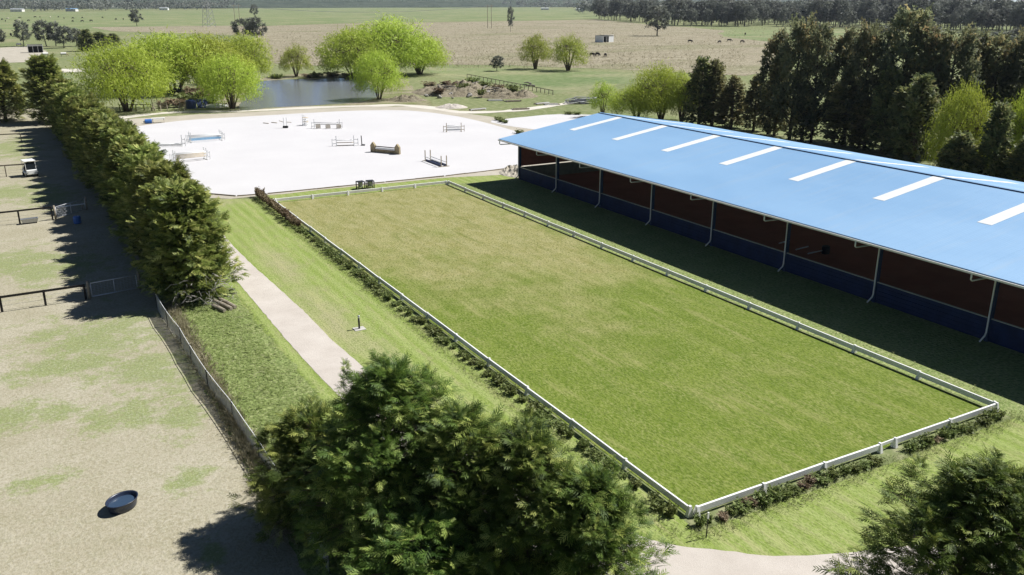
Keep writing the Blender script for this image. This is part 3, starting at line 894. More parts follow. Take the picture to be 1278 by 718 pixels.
sp(MB().box(XE - .13, YE1 + .02, ZE - .17, XE - .008, YE0 - .02, ZE - .05), 'gutter', M['cream'])
sp(MB().box(XF - .04, YE1 + .01, ZE - .20, XF + .06, YE0 - .01, ZE - .045), 'gutter', M['roof_dark'])
for ya in (YE0, YE1):
    for xa, xb in ((XE, XR), (XR, XF)):
        sp(MB().bar((xa, ya - .03 if ya > 0 else ya + .03, roof_z(xa) - .13), (xb, ya - .03 if ya > 0 else ya + .03, roof_z(xb) - .13), .05, .17), 'barge_board', M['roof_dark'])
# frames: posts, rafters; downpipes run back under the eave to the post and down
for i in range(NB + 1):
    y = Y0 - BAY * i
    for xp in (XP + .18, XPF - .18):
        sp(MB().box(xp - .13, y - .11, 0, xp + .13, y + .11, roof_z(xp) - .30), 'post', M['roof_dark'])
    sp(MB().bar((XE + .3, y, roof_z(XE + .3) - .22), (XR, y, ZR - .22), .12, .32), 'rafter', M['roof_dark'])
    sp(MB().bar((XR, y, ZR - .22), (XF - .3, y, roof_z(XF - .3) - .22), .12, .32), 'rafter', M['roof_dark'])
    mb = MB()
    mb.tube([(XE - .07, y, ZE - .12), (XE - .07, y, ZE - .52), (XE + .05, y, ZE - .60), (XP - .12, y, ZE - .66), (XP - .02, y, ZE - .75),
             (XP - .02, y, .62), (XP - .10, y, .42), (XP - .55, y, .10)], .055, 7)
    sp(mb, 'downpipe', M['cream'], smooth=True)
# purlins
for k in range(1, 6):
    x = XE + (XR - XE) * k / 6
    sp(MB().box(x - .05, YE1 + .1, roof_z(x) - .20, x + .05, YE0 - .1, roof_z(x) - .05), 'purlin', M['roof_dark'])
# kickboards between posts: boards outside, pale capping rail
for i in range(NB):
    ya, yb = Y0 - BAY * i - .13, Y0 - BAY * (i + 1) + .13
    for k in range(5):
        z0 = .05 + k * .29
        sp(MB().box(XP + .10 + .004 * (k % 2), yb, z0, XP + .16, ya, z0 + .28), 'kickboard', M['kick'])
        sp(MB().box(XPF - .16, yb, z0, XPF - .10 - .004 * (k % 2), ya, z0 + .28), 'kickboard', M['kick'])
    sp(MB().box(XP + .05, yb, 1.505, XP + .20, ya, 1.55), 'capping_rail', M['steel'])
    sp(MB().box(XPF - .20, yb, 1.505, XPF - .05, ya, 1.55), 'capping_rail', M['steel'])
# end walls
for ye, s in ((Y0, 1), (Y0 - BAY * NB, -1)):
    for k in range(5):
        z0 = .05 + k * .29
        sp(MB().box(XP + .35, ye - .03, z0, XPF - .35, ye + .03, z0 + .28), 'end_kickboard', M['olive'])
    nseg = 12
    for k in range(nseg):
        xa = XP + .35 + (XPF - XP - .7) * k / nseg; xb = XP + .35 + (XPF - XP - .7) * (k + 1) / nseg - .01
        mb = MB(); zb = 1.62
        mb.add([(xa, ye - .02, zb), (xb, ye - .02, zb), (xb, ye - .02, roof_z(xb) - .4), (xa, ye - .02, roof_z(xa) - .4),
                (xa, ye + .02, zb), (xb, ye + .02, zb), (xb, ye + .02, roof_z(xb) - .4), (xa, ye + .02, roof_z(xa) - .4)],
               [(0, 1, 2, 3), (7, 6, 5, 4), (0, 4, 5, 1), (1, 5, 6, 2), (2, 6, 7, 3), (3, 7, 4, 0)])
        sp(mb, 'wall_panel', M['redwall'])
sheet('shed_floor', [(XP + .17, YE1 + .4), (XPF - .17, YE1 + .4), (XPF - .17, Y0), (XP + .17, Y0)], 0.030, M['redsand'])

# things inside the shed
for k, (u1, v1, u2, v2) in enumerate(((972, 308, 985, 304.5), (993, 316, 1008, 312), (1008, 321, 1026, 317))):
    a, b = G(u1, v1), G(u2, v2)
    mb = MB(); mb.tube([(a[0], a[1], .30), (b[0], b[1], .30)], .06, 8)
    tag(mb.build('jump_pole', M['white'], smooth=True), 'white jump pole lying inside the blue-roofed shed', 'pole', 'poles inside the shed')
p = G(1030, 317)
mb = MB(); mb.cyl((0, 0, .03), .30, .06, 16, .33).cyl((0, 0, .09), .33, .55, 16).cyl((0, 0, .64), .33, .05, 16, .28)
o = mb.build('barrel', M['black'], smooth=False); o.location = (p[0], p[1], 0.0)
tag(o, 'black barrel standing beside white poles inside the shed', 'barrel')

# ------------------------------------------------------------------ white dressage rails
def rail_run(name, label, ax, ay, bx, by, n, skip=None, along=None):
    root = empty(name, (ax, ay, 0), math.atan2(by - ay, bx - ax))
    L = math.hypot(bx - ax, by - ay)
    st = L / n
    xs = [st * i for i in range(n + 1)]
    for i in range(n):
        if skip is not None and i == skip:
            continue
        y_ = rnd.uniform(-.025, .025); z_ = rnd.uniform(-.012, .012)
        mb = MB().bar((xs[i] + .03, y_, .31 + z_), (xs[i + 1] - .03, y_ + rnd.uniform(-.03, .03), .31 + rnd.uniform(-.012, .012)), .10, .29)
        mb.build('rail', M['white_pvc'], root, bevel=.012)
    for i in range(n + 1):
        mb = MB()
        # wedge shaped foot
        mb.add([(xs[i] - .10, -.17, 0), (xs[i] + .10, -.17, 0), (xs[i] + .10, .17, 0), (xs[i] - .10, .17, 0),
                (xs[i] - .06, -.065, .50), (xs[i] + .06, -.065, .50), (xs[i] + .06, .065, .50), (xs[i] - .06, .065, .50)],
               [(0, 3, 2, 1), (4, 5, 6, 7), (0, 1, 5, 4), (1, 2, 6, 5), (2, 3, 7, 6), (3, 0, 4, 7)])
        mb.build('foot', M['white_pvc'], root, bevel=.01)
    tag(root, label, 'fence')
    return root
AL = 66.6
rail_run('arena_rail', 'low white rail along the leafy shrub row on the long side of the grass arena', 0, 0, 0, AL, 15)
rail_run('arena_rail', 'low white rail on the arena side facing the blue-roofed shed', 20.2, AL, 20.2, 0, 15)
rail_run('arena_rail', 'low white rail across the end of the grass arena next to the white sand', 0.25, AL + .15, 20, AL + .15, 5)
nr = rail_run('arena_rail', 'low white rail with a gate gap across the arena end by the gravel driveway', .25, -.15, 11.3, -.15, 3)
for i, (xa, xb) in enumerate(((12.35, 16.4), (16.4, 20.1))):
    MB().bar((xa + .03 - .25, 0, .31), (xb - .03 - .25, rnd.uniform(-.03, .03), .31), .10, .29).build('rail', M['white_pvc'], nr, bevel=.012)
MB().bar((11.1, -.03, .40), (12.05, .02, .38), .06, .16).build('gate_rail', M['white_pvc'], nr, bevel=.01)
for x in (12.1, 16.15, 19.9):
    MB().add([(x - .10, -.17, 0), (x + .10, -.17, 0), (x + .10, .17, 0), (x - .10, .17, 0), (x - .06, -.065, .50), (x + .06, -.065, .50), (x + .06, .065, .50), (x - .06, .065, .50)],
             [(0, 3, 2, 1), (4, 5, 6, 7), (0, 1, 5, 4), (1, 2, 6, 5), (2, 3, 7, 6), (3, 0, 4, 7)]).build('foot', M['white_pvc'], nr, bevel=.01)

# marker stake by the corner
mk = empty('marker_stake', (-.4, -1.5, 0)); tag(mk, 'thin black stake with a white top at the arena corner by the driveway', 'stake')
MB().bar((0, 0, 0), (.03, .02, .85), .035, .035).build('stake', M['black'], mk)
MB().bar((.03, .02, .852), (.045, .03, 1.12), .07, .05).build('white_cap', M['white'], mk)

# two seats between the rail and the sand
for k, (u, v) in enumerate(((450.5, 236), (462.5, 235))):
    p = G(u, v)
    root = empty('frame_seat', (p[0], p[1] + .1, .012), R(4 - 9 * k))
    w = .36
    for sx in (-1, 1):
        for sy in (-1, 1):
            MB().bar((sx * w, sy * w, 0), (sx * w, sy * w, .78), .09, .09).build('leg', M['black'], root)
    MB().box(-w - .05, -w - .05, .78, w + .05, w + .05, .86).build('top', M['black'], root, bevel=.015)
    MB().box(-w + .05, -w - .03, .08, w - .05, -w + .03, .16).build('cross_bar', M['black'], root)
    MB().box(-w + .05, w - .03, .08, w - .05, w + .03, .16).build('cross_bar', M['black'], root)
    MB().box(-.2, -.2, .18, .2, .2, .74).build('core', M['concrete'], root, bevel=.02)
    tag(root, 'black open-frame block seat on the grass between white rail and sand arena', 'seat', 'block seats by the sand')

# ------------------------------------------------------------------ shrubs along the rails
def shrub(name, h, r, n, seed, m):
    g = np.random.default_rng(seed); root = empty(name)
    st = MB(); P, D, N, S, C = [], [], [], [], []
    for i in range(9):
        a = i * 2.4 + g.normal(0, .3); q = g.uniform(.3, 1)
        tip = np.array([math.cos(a) * r * q, math.sin(a) * r * q, h * g.uniform(.65, 1.0)])
        st.tube([(0, 0, 0), tip * np.array([.4, .4, .5]), tip], [.018, .012, .005], 4, False)
        for j in range(n // 9):
            s = g.uniform(.18, 1.05)
            p = tip * np.array([s ** .8, s ** .8, s]) + g.normal(0, .09, 3) * np.array([1, 1, .6])
            p[2] = max(.03, p[2])
            P.append(p); D.append(g.normal(0, .7, 3) + np.array([math.cos(a) * .5, math.sin(a) * .5, .55])); N.append(g.normal(0, .6, 3) + np.array([0, 0, .7]))
            S.append(g.uniform(.09, .2)); C.append(np.clip(g.normal(.42, .2), 0, 1))
    st.build('stems', M['bark'], root)
    link('foliage', leaves('foliage', TUFT, P, D, N, S, C), m, root)
    return sized(root, h, 2 * r)
gs = [shrub('garden_shrub', .62, .40, 300, 50 + k, M['shrub_green']) for k in range(4)]
bs = [shrub('garden_shrub', .95, .42, 380, 60 + k, M['shrub_brown']) for k in range(3)]
y = .4
k = 0
while y < 71.0:
    if y > 55:
        put(bs[k % 3], -.75 + rnd.uniform(-.12, .12), y, rnd.uniform(.65, 1.05), rnd.uniform(.55, .8), rnd.uniform(0, 6.3),
            'brown-leaved upright shrub in the row beside the white rail near the sand', 'shrub', 'brown shrubs by the arena rail')
        y += rnd.uniform(.62, .85)
    else:
        if rnd.random() < .16: y += .5
        put(gs[k % 4], -.72 + rnd.uniform(-.14, .14), y, rnd.uniform(.24, .52), rnd.uniform(.45, .85), rnd.uniform(0, 6.3),
            'low green leafy shrub in the row along the long white arena rail', 'shrub', 'green shrubs by the long rail')
        y += rnd.uniform(.5, .8)
    k += 1
x = -.1
while x < 19.6:
    if not (10.4 < x < 12.6):
        pr = (gs[k % 4] if rnd.random() < .8 else bs[k % 3])
        isg = pr in gs
        put(pr, x, -.72 + rnd.uniform(-.12, .12), rnd.uniform(.22, .5), rnd.uniform(.45, .8), rnd.uniform(0, 6.3),
            'low green shrub under the white rail at the driveway end' if isg else 'low reddish shrub under the white rail at the driveway end',
            'shrub', 'green shrubs at the driveway end' if isg else 'reddish shrubs at the driveway end')
    k += 1
    x += rnd.uniform(.5, .75)

for k, (u, v, h_, w_) in enumerate(((235, 130, 2.2, 4.5), (224, 134, 1.6, 3.2), (250, 128, 2.6, 4.8), (263, 131, 1.8, 3.4), (206, 135, 1.5, 3.0), (243, 122, 2.4, 4.2), (395, 97.5, 1.4, 4.0), (415, 97, 1.6, 4.5), (435, 97.2, 1.3, 4.0), (345, 98.5, 1.2, 3.6), (384, 97.5, 1.0, 3.0))):
    b_ = G(u, v); put((bs if k % 3 else gs)[k % 3], b_[0], b_[1], h_, w_, k * 1.3, 'scrubby bank bush under the willows at the pond edge', 'bush', 'bushes on the pond bank')
for k, (u, v, h_, w_) in enumerate(((590, 108, 1.6, 3.4), (562, 114, 1.8, 3.6), (606, 113, 1.5, 3.0), (548, 120, 1.3, 3.0), (578, 118, 1.8, 3.2), (622, 116, 1.4, 3.0), (640, 118, 1.5, 3.2), (536, 112, 1.2, 3.4), (600, 122, 1.2, 2.4))):
    b_ = G(u, v); put((bs if k % 2 else gs)[k % 3], b_[0], b_[1], h_, w_, k * 1.7, 'weedy bush growing on the earth heaps beyond the sand', 'bush', 'bushes on the earth heaps', z=.5)
for k, (u, v, h_, w_) in enumerate(((626, 152.5, .6, 1.3), (631, 154, .5, 1.1), (622, 150.5, .6, 1.4), (648, 167, .6, 1.3), (710, 143, .5, 1.6), (720, 143.3, .5, 1.5))):
    b_ = G(u, v); put(gs[k % 4], b_[0], b_[1], h_, w_, k * 1.1, 'low weed clump at the rim of the small sand patch behind the shed', 'weed', 'weeds by the small sand patch')

# ------------------------------------------------------------------ driveway bollard light
p = G(448.5, 411)
bl = empty('bollard_light', (p[0], p[1], 0)); tag(bl, 'black bollard light with pale cap on a concrete pad beside the driveway', 'light')
MB().box(-.38, -.30, 0, .38, .34, .05).build('pad', M['concrete'], bl, bevel=.02)
MB().cyl((0, 0, .05), .062, .72, 12).build('post', M['black'], bl, True)
MB().cyl((0, 0, .77), .055, .11, 12).build('lens', M['white'], bl, True)
MB().cyl((0, 0, .88), .085, .05, 14, .075).build('cap', M['steel'], bl, True)

# ------------------------------------------------------------------ left-hand paddock fences
def post_rail(name, label, pts, h=1.15, rail=True, low=True, m='blackwood', pw=.15):
    root = empty(name, (pts[0][0], pts[0][1], 0))
    rel = [(a - pts[0][0], b - pts[0][1]) for a, b in pts]
    for (a, b) in rel:
        MB().box(a - pw / 2, b - pw / 2, 0, a + pw / 2, b + pw / 2, h).build('post', M[m], root, bevel=.01)
    for i in range(len(rel) - 1):
        a, b = rel[i], rel[i + 1]
        MB().bar((a[0], a[1] - pw / 2 - .03, h - .05), (b[0], b[1] - pw / 2 - .03, h - .05), .055, .16).build('rail', M[m], root)
        if low:
            mb = MB()
            for zz in (.12, .45, .75): mb.tube([(a[0], a[1], zz), (b[0], b[1], zz)], .008, 4)
            mb.build('wire', M['steel'], root)
    tag(root, label, 'fence')
    return root
def tube_gate(name, label, a, b, h=1.15):
    root = empty(name, (a[0], a[1], 0), math.atan2(b[1] - a[1], b[0] - a[0]))
    L = math.hypot(b[0] - a[0], b[1] - a[1])
    for z0 in (.16, h): MB().tube([(.12, 0, z0), (L - .12, 0, z0)], .042, 7).build('frame_rail', M['gate'], root, True)
    for x in (.12, L / 2, L - .12): MB().tube([(x, 0, .16), (x, 0, h)], .038, 7).build('upright', M['gate'], root, True)
    mb = MB()
    for k in range(1, 8): mb.tube([(.12, 0, .16 + (h - .16) * k / 8), (L - .12, 0, .16 + (h - .16) * k / 8)], .005, 4)
    for k in range(1, 14): mb.tube([(.12 + (L - .24) * k / 14, 0, .16), (.12 + (L - .24) * k / 14, 0, h)], .004, 4)
    mb.build('mesh_infill', M['steel'], root)
    for x in (-.06, L + .06): MB().cyl((x, 0, 0), .09, h + .2, 9).build('gate_post', M['timber'], root, True)
    tag(root, label, 'gate')
    return root
post_rail('paddock_fence', 'black post and rail fence across the paddock ending at the gate near the cypress fence', [(-35.6, 42.0), (-32.9, 42.0), (-30.2, 42.0), (-27.5, 42.0), (-24.8, 42.0), (-22.15, 42.05), (-19.6, 42.1)])
tube_gate('paddock_gate', 'steel tube gate with wire mesh in the tree shade beside the black fence', (-19.3, 42.1), (-16.0, 42.7))
post_rail('paddock_fence', 'black post and rail fence with a feed trough beside it', [(-34.8, 69.4), (-32, 69.4), (-29.2, 69.4), (-26.3, 69.4), (-23.4, 69.5), (-20.6, 69.7)], 1.35)
tube_gate('paddock_gate', 'thin wire gate hung ajar behind the feed trough and blue drum', (-20.3, 69.8), (-17.4, 72.8), 1.2)
post_rail('paddock_fence', 'slim grey post and rail fence ending at the white buggy', [(-36.0, 97.0), (-32.2, 97.0), (-28.4, 97), (-24.5, 96.8), (-22.4, 96.6)], 1.45, m='timber', pw=.12)
post_rail('paddock_fence', 'grey rail fence in the shade under the farthest hedge trees', [(-34, 128), (-30, 128), (-26, 127.6), (-22.5, 127.2)], 1.3, m='timber', pw=.12)

# cloth fence with tape along the verge
wf = empty('cloth_fence', (-15.3, 38, 0)); tag(wf, 'grey shade-cloth fence with white top tape between dry paddock and grass verge', 'fence')
t = NT('shade_cloth')
n1 = t.noise(2.0, 5, .7); n2 = t.noise(60, 2, .5)
d = t.n('ShaderNodeBsdfPrincipled'); t.l(t.mix(t.rmp(n1, .3, .7), (0.26, 0.26, 0.25), (0.44, 0.44, 0.42)), d.inputs['Base Color']); d.inputs['Roughness'].default_value = .9
tr = t.n('ShaderNodeBsdfTransparent'); mx = t.n('ShaderNodeMixShader')
t.l(t.rmp(n1, .35, .75, .70, .95), mx.inputs[0]); t.l(tr.outputs[0], mx.inputs[1]); t.l(d.outputs[0], mx.inputs[2]); t.l(mx.outputs[0], t.out.inputs['Surface'])
M['cloth'] = t.m
fpts = [(-15.45, 37.6), (-15.35, 33.6), (-15.1, 30.0), (-15.05, 26.7), (-14.9, 22.4), (-14.55, 17.9), (-14.35, 13.2), (-14.2, 8.5), (-14.1, 3.5)]
for i, (a, b) in enumerate(fpts):
    a -= -15.3; b -= 38
    MB().bar((a, b, 0), (a + rnd.uniform(-.03, .03), b, 1.12), .05, .05).build('post', M['blackwood'], wf)
    if i + 1 < len(fpts):
        c_, d_ = fpts[i + 1][0] + 15.3, fpts[i + 1][1] - 38
        vs, fs = [], []
        for j in range(9):
            s = j / 8; px, py = a + (c_ - a) * s, b + (d_ - b) * s
            bel = .07 * math.sin(math.pi * s) * rnd.uniform(.3, 1)
            vs += [(px - bel, py, .02), (px - bel * .6, py, .5 + rnd.uniform(-.02, .02)), (px, py, .97 - .05 * math.sin(math.pi * s) + rnd.uniform(-.015, .015))]
        for j in range(8):
            for k in range(2): fs.append((j * 3 + k, j * 3 + 3 + k, j * 3 + 4 + k, j * 3 + 1 + k))
        MB().add(vs, fs).build('cloth_panel', M['cloth'], wf)
        MB().tube([(a, b, 1.08), ((a + c_) / 2, (b + d_) / 2, 1.05), (c_, d_, 1.08)], .018, 5).build('top_tape', M['white'], wf)

# logs on the verge
for k, (a, b) in enumerate((((-12.05, 36.0), (-11.55, 34.5)), ((-11.75, 36.9), (-11.05, 34.7)), ((-11.35, 37.2), (-10.75, 34.9)))):
    mb = MB(); mb.tube([(a[0], a[1], .16), ((a[0] + b[0]) / 2, (a[1] + b[1]) / 2, .17), (b[0], b[1], .15)], [.13, .14, .13], 9)
    tag(mb.build('log', M['timber'], smooth=False), 'weathered grey log lying with others under the last hedge tree', 'log', 'logs under the hedge tree')

# water tub in the paddock
def oval_tub(name, x, y, rx, ry, h, rz, m_out, water, label, cat):
    root = empty(name, (x, y, 0.01), rz)
    prof = [(.80, 0.0), (.86, .03), (.93, h * .5), (.985, h - .03), (1.03, h - .02), (1.035, h), (.97, h), (.93, h - .05), (.84, .10), (.0, .09)]
    n = 32; vs, fs = [], []
    for (q, z) in prof:
        for k in range(n):
            a = 2 * math.pi * k / n; vs.append((rx * q * math.cos(a), ry * q * math.sin(a), z))
    for i in range(len(prof) - 1):
        for k in range(n):
            fs.append((i * n + k, i * n + (k + 1) % n, (i + 1) * n + (k + 1) % n, (i + 1) * n + k))
    fs.append(tuple(range(n))[::-1])
    MB().add(vs, fs).build('tub', m_out, root, True)
    if water:
        MB().add([(rx * .88 * math.cos(2 * math.pi * k / n), ry * .88 * math.sin(2 * math.pi * k / n), h * .62) for k in range(n)], [tuple(range(n))]).build('water', M['tubwater'], root)
    tag(root, label, cat)
    return root
t = NT('tub_water'); t.principled((0.035, 0.06, 0.10), .06, .5, t.bump(t.noise(6, 3), .12, .05)); M['tubwater'] = t.m
p = G(151, 640)
oval_tub('water_tub', p[0] + .12, p[1] + .35, .68, .54, .42, R(38), M['tub'], True, 'round dark blue water tub on the dry paddock grass', 'tub')

# feed trough, blue drum and white trough by the second fence
p = G(37.5, 279)
root = empty('feed_trough', (p[0], p[1], 0), R(4)); tag(root, 'low grey feed trough against the black fence', 'trough')
MB().add([(-.62, -.20, .12), (.62, -.20, .12), (.62, .20, .12), (-.62, .20, .12), (-.75, -.30, .50), (.75, -.30, .50), (.75, .30, .50), (-.75, .30, .50),
          (-.68, -.24, .50), (.68, -.24, .50), (.68, .24, .50), (-.68, .24, .50), (-.58, -.16, .18), (.58, -.16, .18), (.58, .16, .18), (-.58, .16, .18)],
         [(0, 3, 2, 1), (0, 1, 5, 4), (1, 2, 6, 5), (2, 3, 7, 6), (3, 0, 4, 7), (4, 5, 9, 8), (5, 6, 10, 9), (6, 7, 11, 10), (7, 4, 8, 11), (8, 9, 13, 12), (9, 10, 14, 13), (10, 11, 15, 14), (11, 8, 12, 15), (12, 13, 14, 15)]).build('body', M['steel'], root)
for sx in (-1, 1): MB().box(sx * .55 - .04, -.24, 0, sx * .55 + .04, .24, .12).build('foot', M['blackwood'], root)
p = G(97, 279)
root = empty('drum', (p[0], p[1], 0)); tag(root, 'blue plastic drum in the hedge shade by the wire gate', 'drum')
MB().cyl((0, 0, 0), .30, .05, 16, .34).cyl((0, 0, .05), .34, .60, 16).cyl((0, 0, .65), .34, .06, 16, .28).build('body', M['blue_plastic'], root)
MB().cyl((0, 0, .30), .35, .04, 16).build('rib', M['blue_plastic'], root)
MB().cyl((.12, 0, .71), .05, .03, 10).build('bung', M['white'], root)
a = G(75, 266); 
root = empty('trestle_plank', (a[0] + 1.2, a[1] + .6, 0), R(8)); tag(root, 'white plank on low trestles in the shade behind the blue drum', 'plank')
MB().box(-1.3, -.13, .50, 1.3, .13, .56).build('plank', M['white'], root)
for sx in (-1, 1): MB().box(sx * .9 - .05, -.10, 0, sx * .9 + .05, .10, .50).build('trestle', M['timber'], root)

# buggy at the end of the far fence
p = G(39, 221)
bg_ = empty('golf_buggy', (p[0] - .05, p[1] + .9, 0), R(12)); tag(bg_, 'white golf buggy with a flat roof parked at the paddock fence end', 'buggy')
MB().box(-.60, -1.05, .32, .60, 1.05, .55).box(-.58, -1.12, .32, .58, -.72, .86).box(-.58, .45, .55, .58, 1.05, .92).build('body', M['white'], bg_, bevel=.05)
MB().box(-.52, .02, .55, .52, .45, .80).build('seat', M['black'], bg_, bevel=.04)
MB().box(-.52, .38, .80, .52, .48, 1.20).build('backrest', M['black'], bg_, bevel=.03)
MB().box(-.66, -.85, 1.86, .66, .85, 1.94).build('roof', M['white'], bg_, bevel=.03)
for sx in (-1, 1):
    for sy in (-1, 1):
        MB().bar((sx * .55, sy * .85 if sy < 0 else .75, .84), (sx * .56, sy * .70, 1.87), .045, .045).build('roof_post', M['white'], bg_)
        w = MB().tube([(sx * .50, sy * .75, .24), (sx * .66, sy * .75, .24)], .24, 16).build('wheel', M['rubber'], bg_)
        MB().tube([(sx * .655, sy * .75, .24), (sx * .668, sy * .75, .24)], .12, 12).build('rim', M['white'], w)
    MB().cyl((sx * .40, -1.13, .62), .07, .01, 10).build('headlight', M['steel'], bg_)
MB().bar((0, -.62, .80), (0, -.32, 1.06), .03, .03).tube([(-.17, -.33, 1.06), (0, -.42, 1.16), (.17, -.33, 1.06), (0, -.24, .97), (-.17, -.33, 1.06)], .018, 6).build('steering_wheel', M['black'], bg_)
MB().add([(-.50, -.84, .92), (.50, -.84, .92), (.50, -.73, 1.80), (-.50, -.73, 1.80)], [(0, 1, 2, 3)]).build('windscreen', M['glass_dark'], bg_)


# ------------------------------------------------------------------ show jumps on the sand
SZ = .028
def standard(root, x, y, h, m, d=(0, 1), wing=0.0, panel=None):
    s = MB().bar((x, y, SZ), (x, y, h), .10, .10).build('standard', M[m], root)
    MB().bar((x - d[0] * .38, y - d[1] * .38, SZ + .05), (x - d[0] * .055, y - d[1] * .055, SZ + .05), .09, .08).bar((x + d[0] * .055, y + d[1] * .055, SZ + .05), (x + d[0] * .38, y + d[1] * .38, SZ + .05), .09, .08).build('foot', M[m], s)
    if wing:
        wx, wy = x + wing * d[1], y - wing * d[0]
        MB().bar((wx, wy, SZ), (wx, wy, h * .72), .08, .08).build('wing_post', M[m], s)
        for q in (.25, .62): MB().bar((x, y, h * q), (wx, wy, h * q * .95), .05, .09).build('wing_slat', M[panel or m], s)
    return s
def pole(root, a, b, z, m, z2=None):
    MB().tube([(a[0], a[1], z), (b[0], b[1], z if z2 is None else z2)], .055, 8).build('pole', M[m], root, True)
def plank(root, a, b, z, h, m, name='plank'):
    MB().bar((a[0], a[1], z), (b[0], b[1], z), .05, h).build(name, M[m], root)
def jump(label, a, b, h=1.5, oxer=0.0, m='white', poles=(('white', .5), ('white', .9)), planks=(), wing=.45, feet=None):
    cx, cy = (a[0] + b[0]) / 2, (a[1] + b[1]) / 2
    L = math.hypot(b[0] - a[0], b[1] - a[1])
    root = empty('show_jump', (cx, cy, 0), math.atan2(b[1] - a[1], b[0] - a[0]))
    rows = (0,) if not oxer else (-oxer / 2, oxer / 2)
    for r_ in rows:
        for s in (-1, 1):
            standard(root, s * L / 2, r_, h, m, (0, 1), s * wing)
        for (mm, z) in poles: pole(root, (-L / 2 + .06, r_ - .09), (L / 2 - .06, r_ - .09), z, mm)
        for (mm, z, hh) in planks: plank(root, (-L / 2 + .08, r_ + .09), (L / 2 - .08, r_ + .09), z, hh, mm)
    tag(root, label, 'jump')
    return root
M['tan'] = plain('tan_pole', (0.50, 0.42, 0.30), .7, .2, .15)
jump('white double show jump with pale blue planks on the sand', (-.3, 114.2), (4.2, 114.4), 1.55, 1.1, 'white', (('white', .95),), (('pale_blue', .45, .30), ('white', .75, .16)))
jump('white double show jump with tan striped poles on the sand', (-5.1, 97.3), (-1.1, 97.9), 1.6, .9, 'white', (('tan', .55), ('tan', .85), ('white', 1.1)))
jump('plain low white show jump half hidden behind the hedge', (-7.0, 112.2), (-2.0, 110.8), 1.7, 0, 'white', (('white', .45),), (('white', .25, .25),))
jump('white show jump with gate panels and a lattice filler near the dirt bank', (20.5, 120.0), (24.2, 118.0), 1.55, 0, 'white', (('white', 1.0),), (('white', .70, .18),))
root = bpy.context.scene.collection.objects[-1]
def filler(label, a, ang, h, n, m, w=.75):
    f_ = empty('jump_filler', (a[0], a[1], 0), ang); tag(f_, label, 'jump filler', 'slatted fillers beside the gate jump')
    for s in (-1, 1): MB().bar((s * w / 2, 0, SZ), (s * w / 2, 0, h), .08, .08).build('upright', M['white'], f_)
    for k in range(n): MB().bar((-w / 2, -.045, .15 + k * (h - .2) / n), (w / 2, -.045, .15 + k * (h - .2) / n), .03, .10).build('slat', M[m], f_)
    return f_
for k, (px, py) in enumerate(((20.9, 119.2), (22.3, 118.3), (23.9, 117.5))):
    filler('small slatted jump filler standing in front of the white gate jump', (px, py), R(-28), .85, 5, 'tan')
wing_o = empty('jump_wing_stack', (20.0, 124.6, 0), R(60)); tag(wing_o, 'leaning stack of slatted jump wings near the dirt bank', 'jump wing')
for k in range(3):
    MB().bar((-.7, -.3 * k, SZ), (-.5, -.3 * k, 1.9 - .3 * k), .09, .09).bar((.7, -.3 * k, SZ), (.6, -.3 * k, 1.7 - .3 * k), .09, .09).build('frame', M['white'], wing_o)
    for q in range(4): MB().bar((-.64, -.3 * k - .06, .3 + .36 * q), (.64, -.3 * k - .06, .25 + .34 * q), .04, .12).build('slat', M['tan' if q % 2 else 'white'], wing_o)
nj = empty('show_jump', (16.4, 122.8, 0), R(-30)); tag(nj, 'narrow jump with black box base and slanted side arms', 'jump')
MB().box(-.42, -.22, SZ, .42, .22, .36).build('box_base', M['black'], nj, bevel=.03)
for s in (-1, 1):
    MB().bar((s * .25, 0, .36), (s * .25, 0, 1.75), .09, .09).build('upright', M['white'], nj)
    MB().bar((s * .30, 0, 1.0), (s * 1.05, 0, 1.22 if s < 0 else .95), .07, .09).build('side_arm', M['tan'], nj)
for (u, v) in ((332, 154.5), (342.3, 153.8)):
    p = G(u, v)
    tag(MB().tube([(p[0] - .35, p[1] + .55, .09), (p[0] + .35, p[1] - .55, .09)], .06, 8).build('ground_pole', M['tan'], None, True), 'short tan ground pole lying on the sand near the narrow jump', 'pole', 'ground poles near the narrow jump')
jump('white show jump with crossed tan poles beside a black upright', (17.8, 100.2), (20.2, 99.4), 1.5, 0, 'white', (('white', .85), ('tan', .5), ('tan', .10)), (), .6)
bk = empty('jump_upright', (21.25, 98.9, 0), R(-20)); tag(bk, 'single black jump upright with an angled foot', 'jump upright')
MB().bar((0, 0, SZ), (-.05, 0, 1.45), .13, .13).build('upright', M['black'], bk); MB().box(-.1, -.35, SZ, .45, .35, .14).build('foot', M['black'], bk)
# brush wall jump with house-shaped pillars
wj = empty('wall_jump', (21.8, 90.8, 0), math.atan2(-3.6, 2.4)); tag(wj, 'brown wall jump between two pointed timber pillars', 'jump')
for s in (-1, 1):
    x = s * 2.05
    MB().add([(x - .38, -.18, SZ), (x + .38, -.18, SZ), (x + .38, .18, SZ), (x - .38, .18, SZ), (x - .38, -.18, 1.0), (x + .38, -.18, 1.0), (x + .38, .18, 1.0), (x - .38, .18, 1.0), (x, -.18, 1.45), (x, .18, 1.45)],
             [(0, 3, 2, 1), (0, 1, 5, 8, 4), (2, 3, 7, 9, 6), (1, 2, 6, 5), (3, 0, 4, 7), (5, 6, 9, 8), (7, 4, 8, 9)]).build('pillar', M['brown'], wj)
for k in range(5): MB().box(-1.62 + k * .65, -.14 - .004 * (k % 2), SZ, -1.62 + k * .65 + .63, .14, .48).build('wall_panel', M['brown'], wj)
MB().box(-1.64, -.12, .50, 1.64, .12, .72).build('white_board', M['white'], wj)
MB().tube([(-1.66, 0, .86), (1.66, 0, .86)], .07, 8).build('pole', M['black'], wj, True)
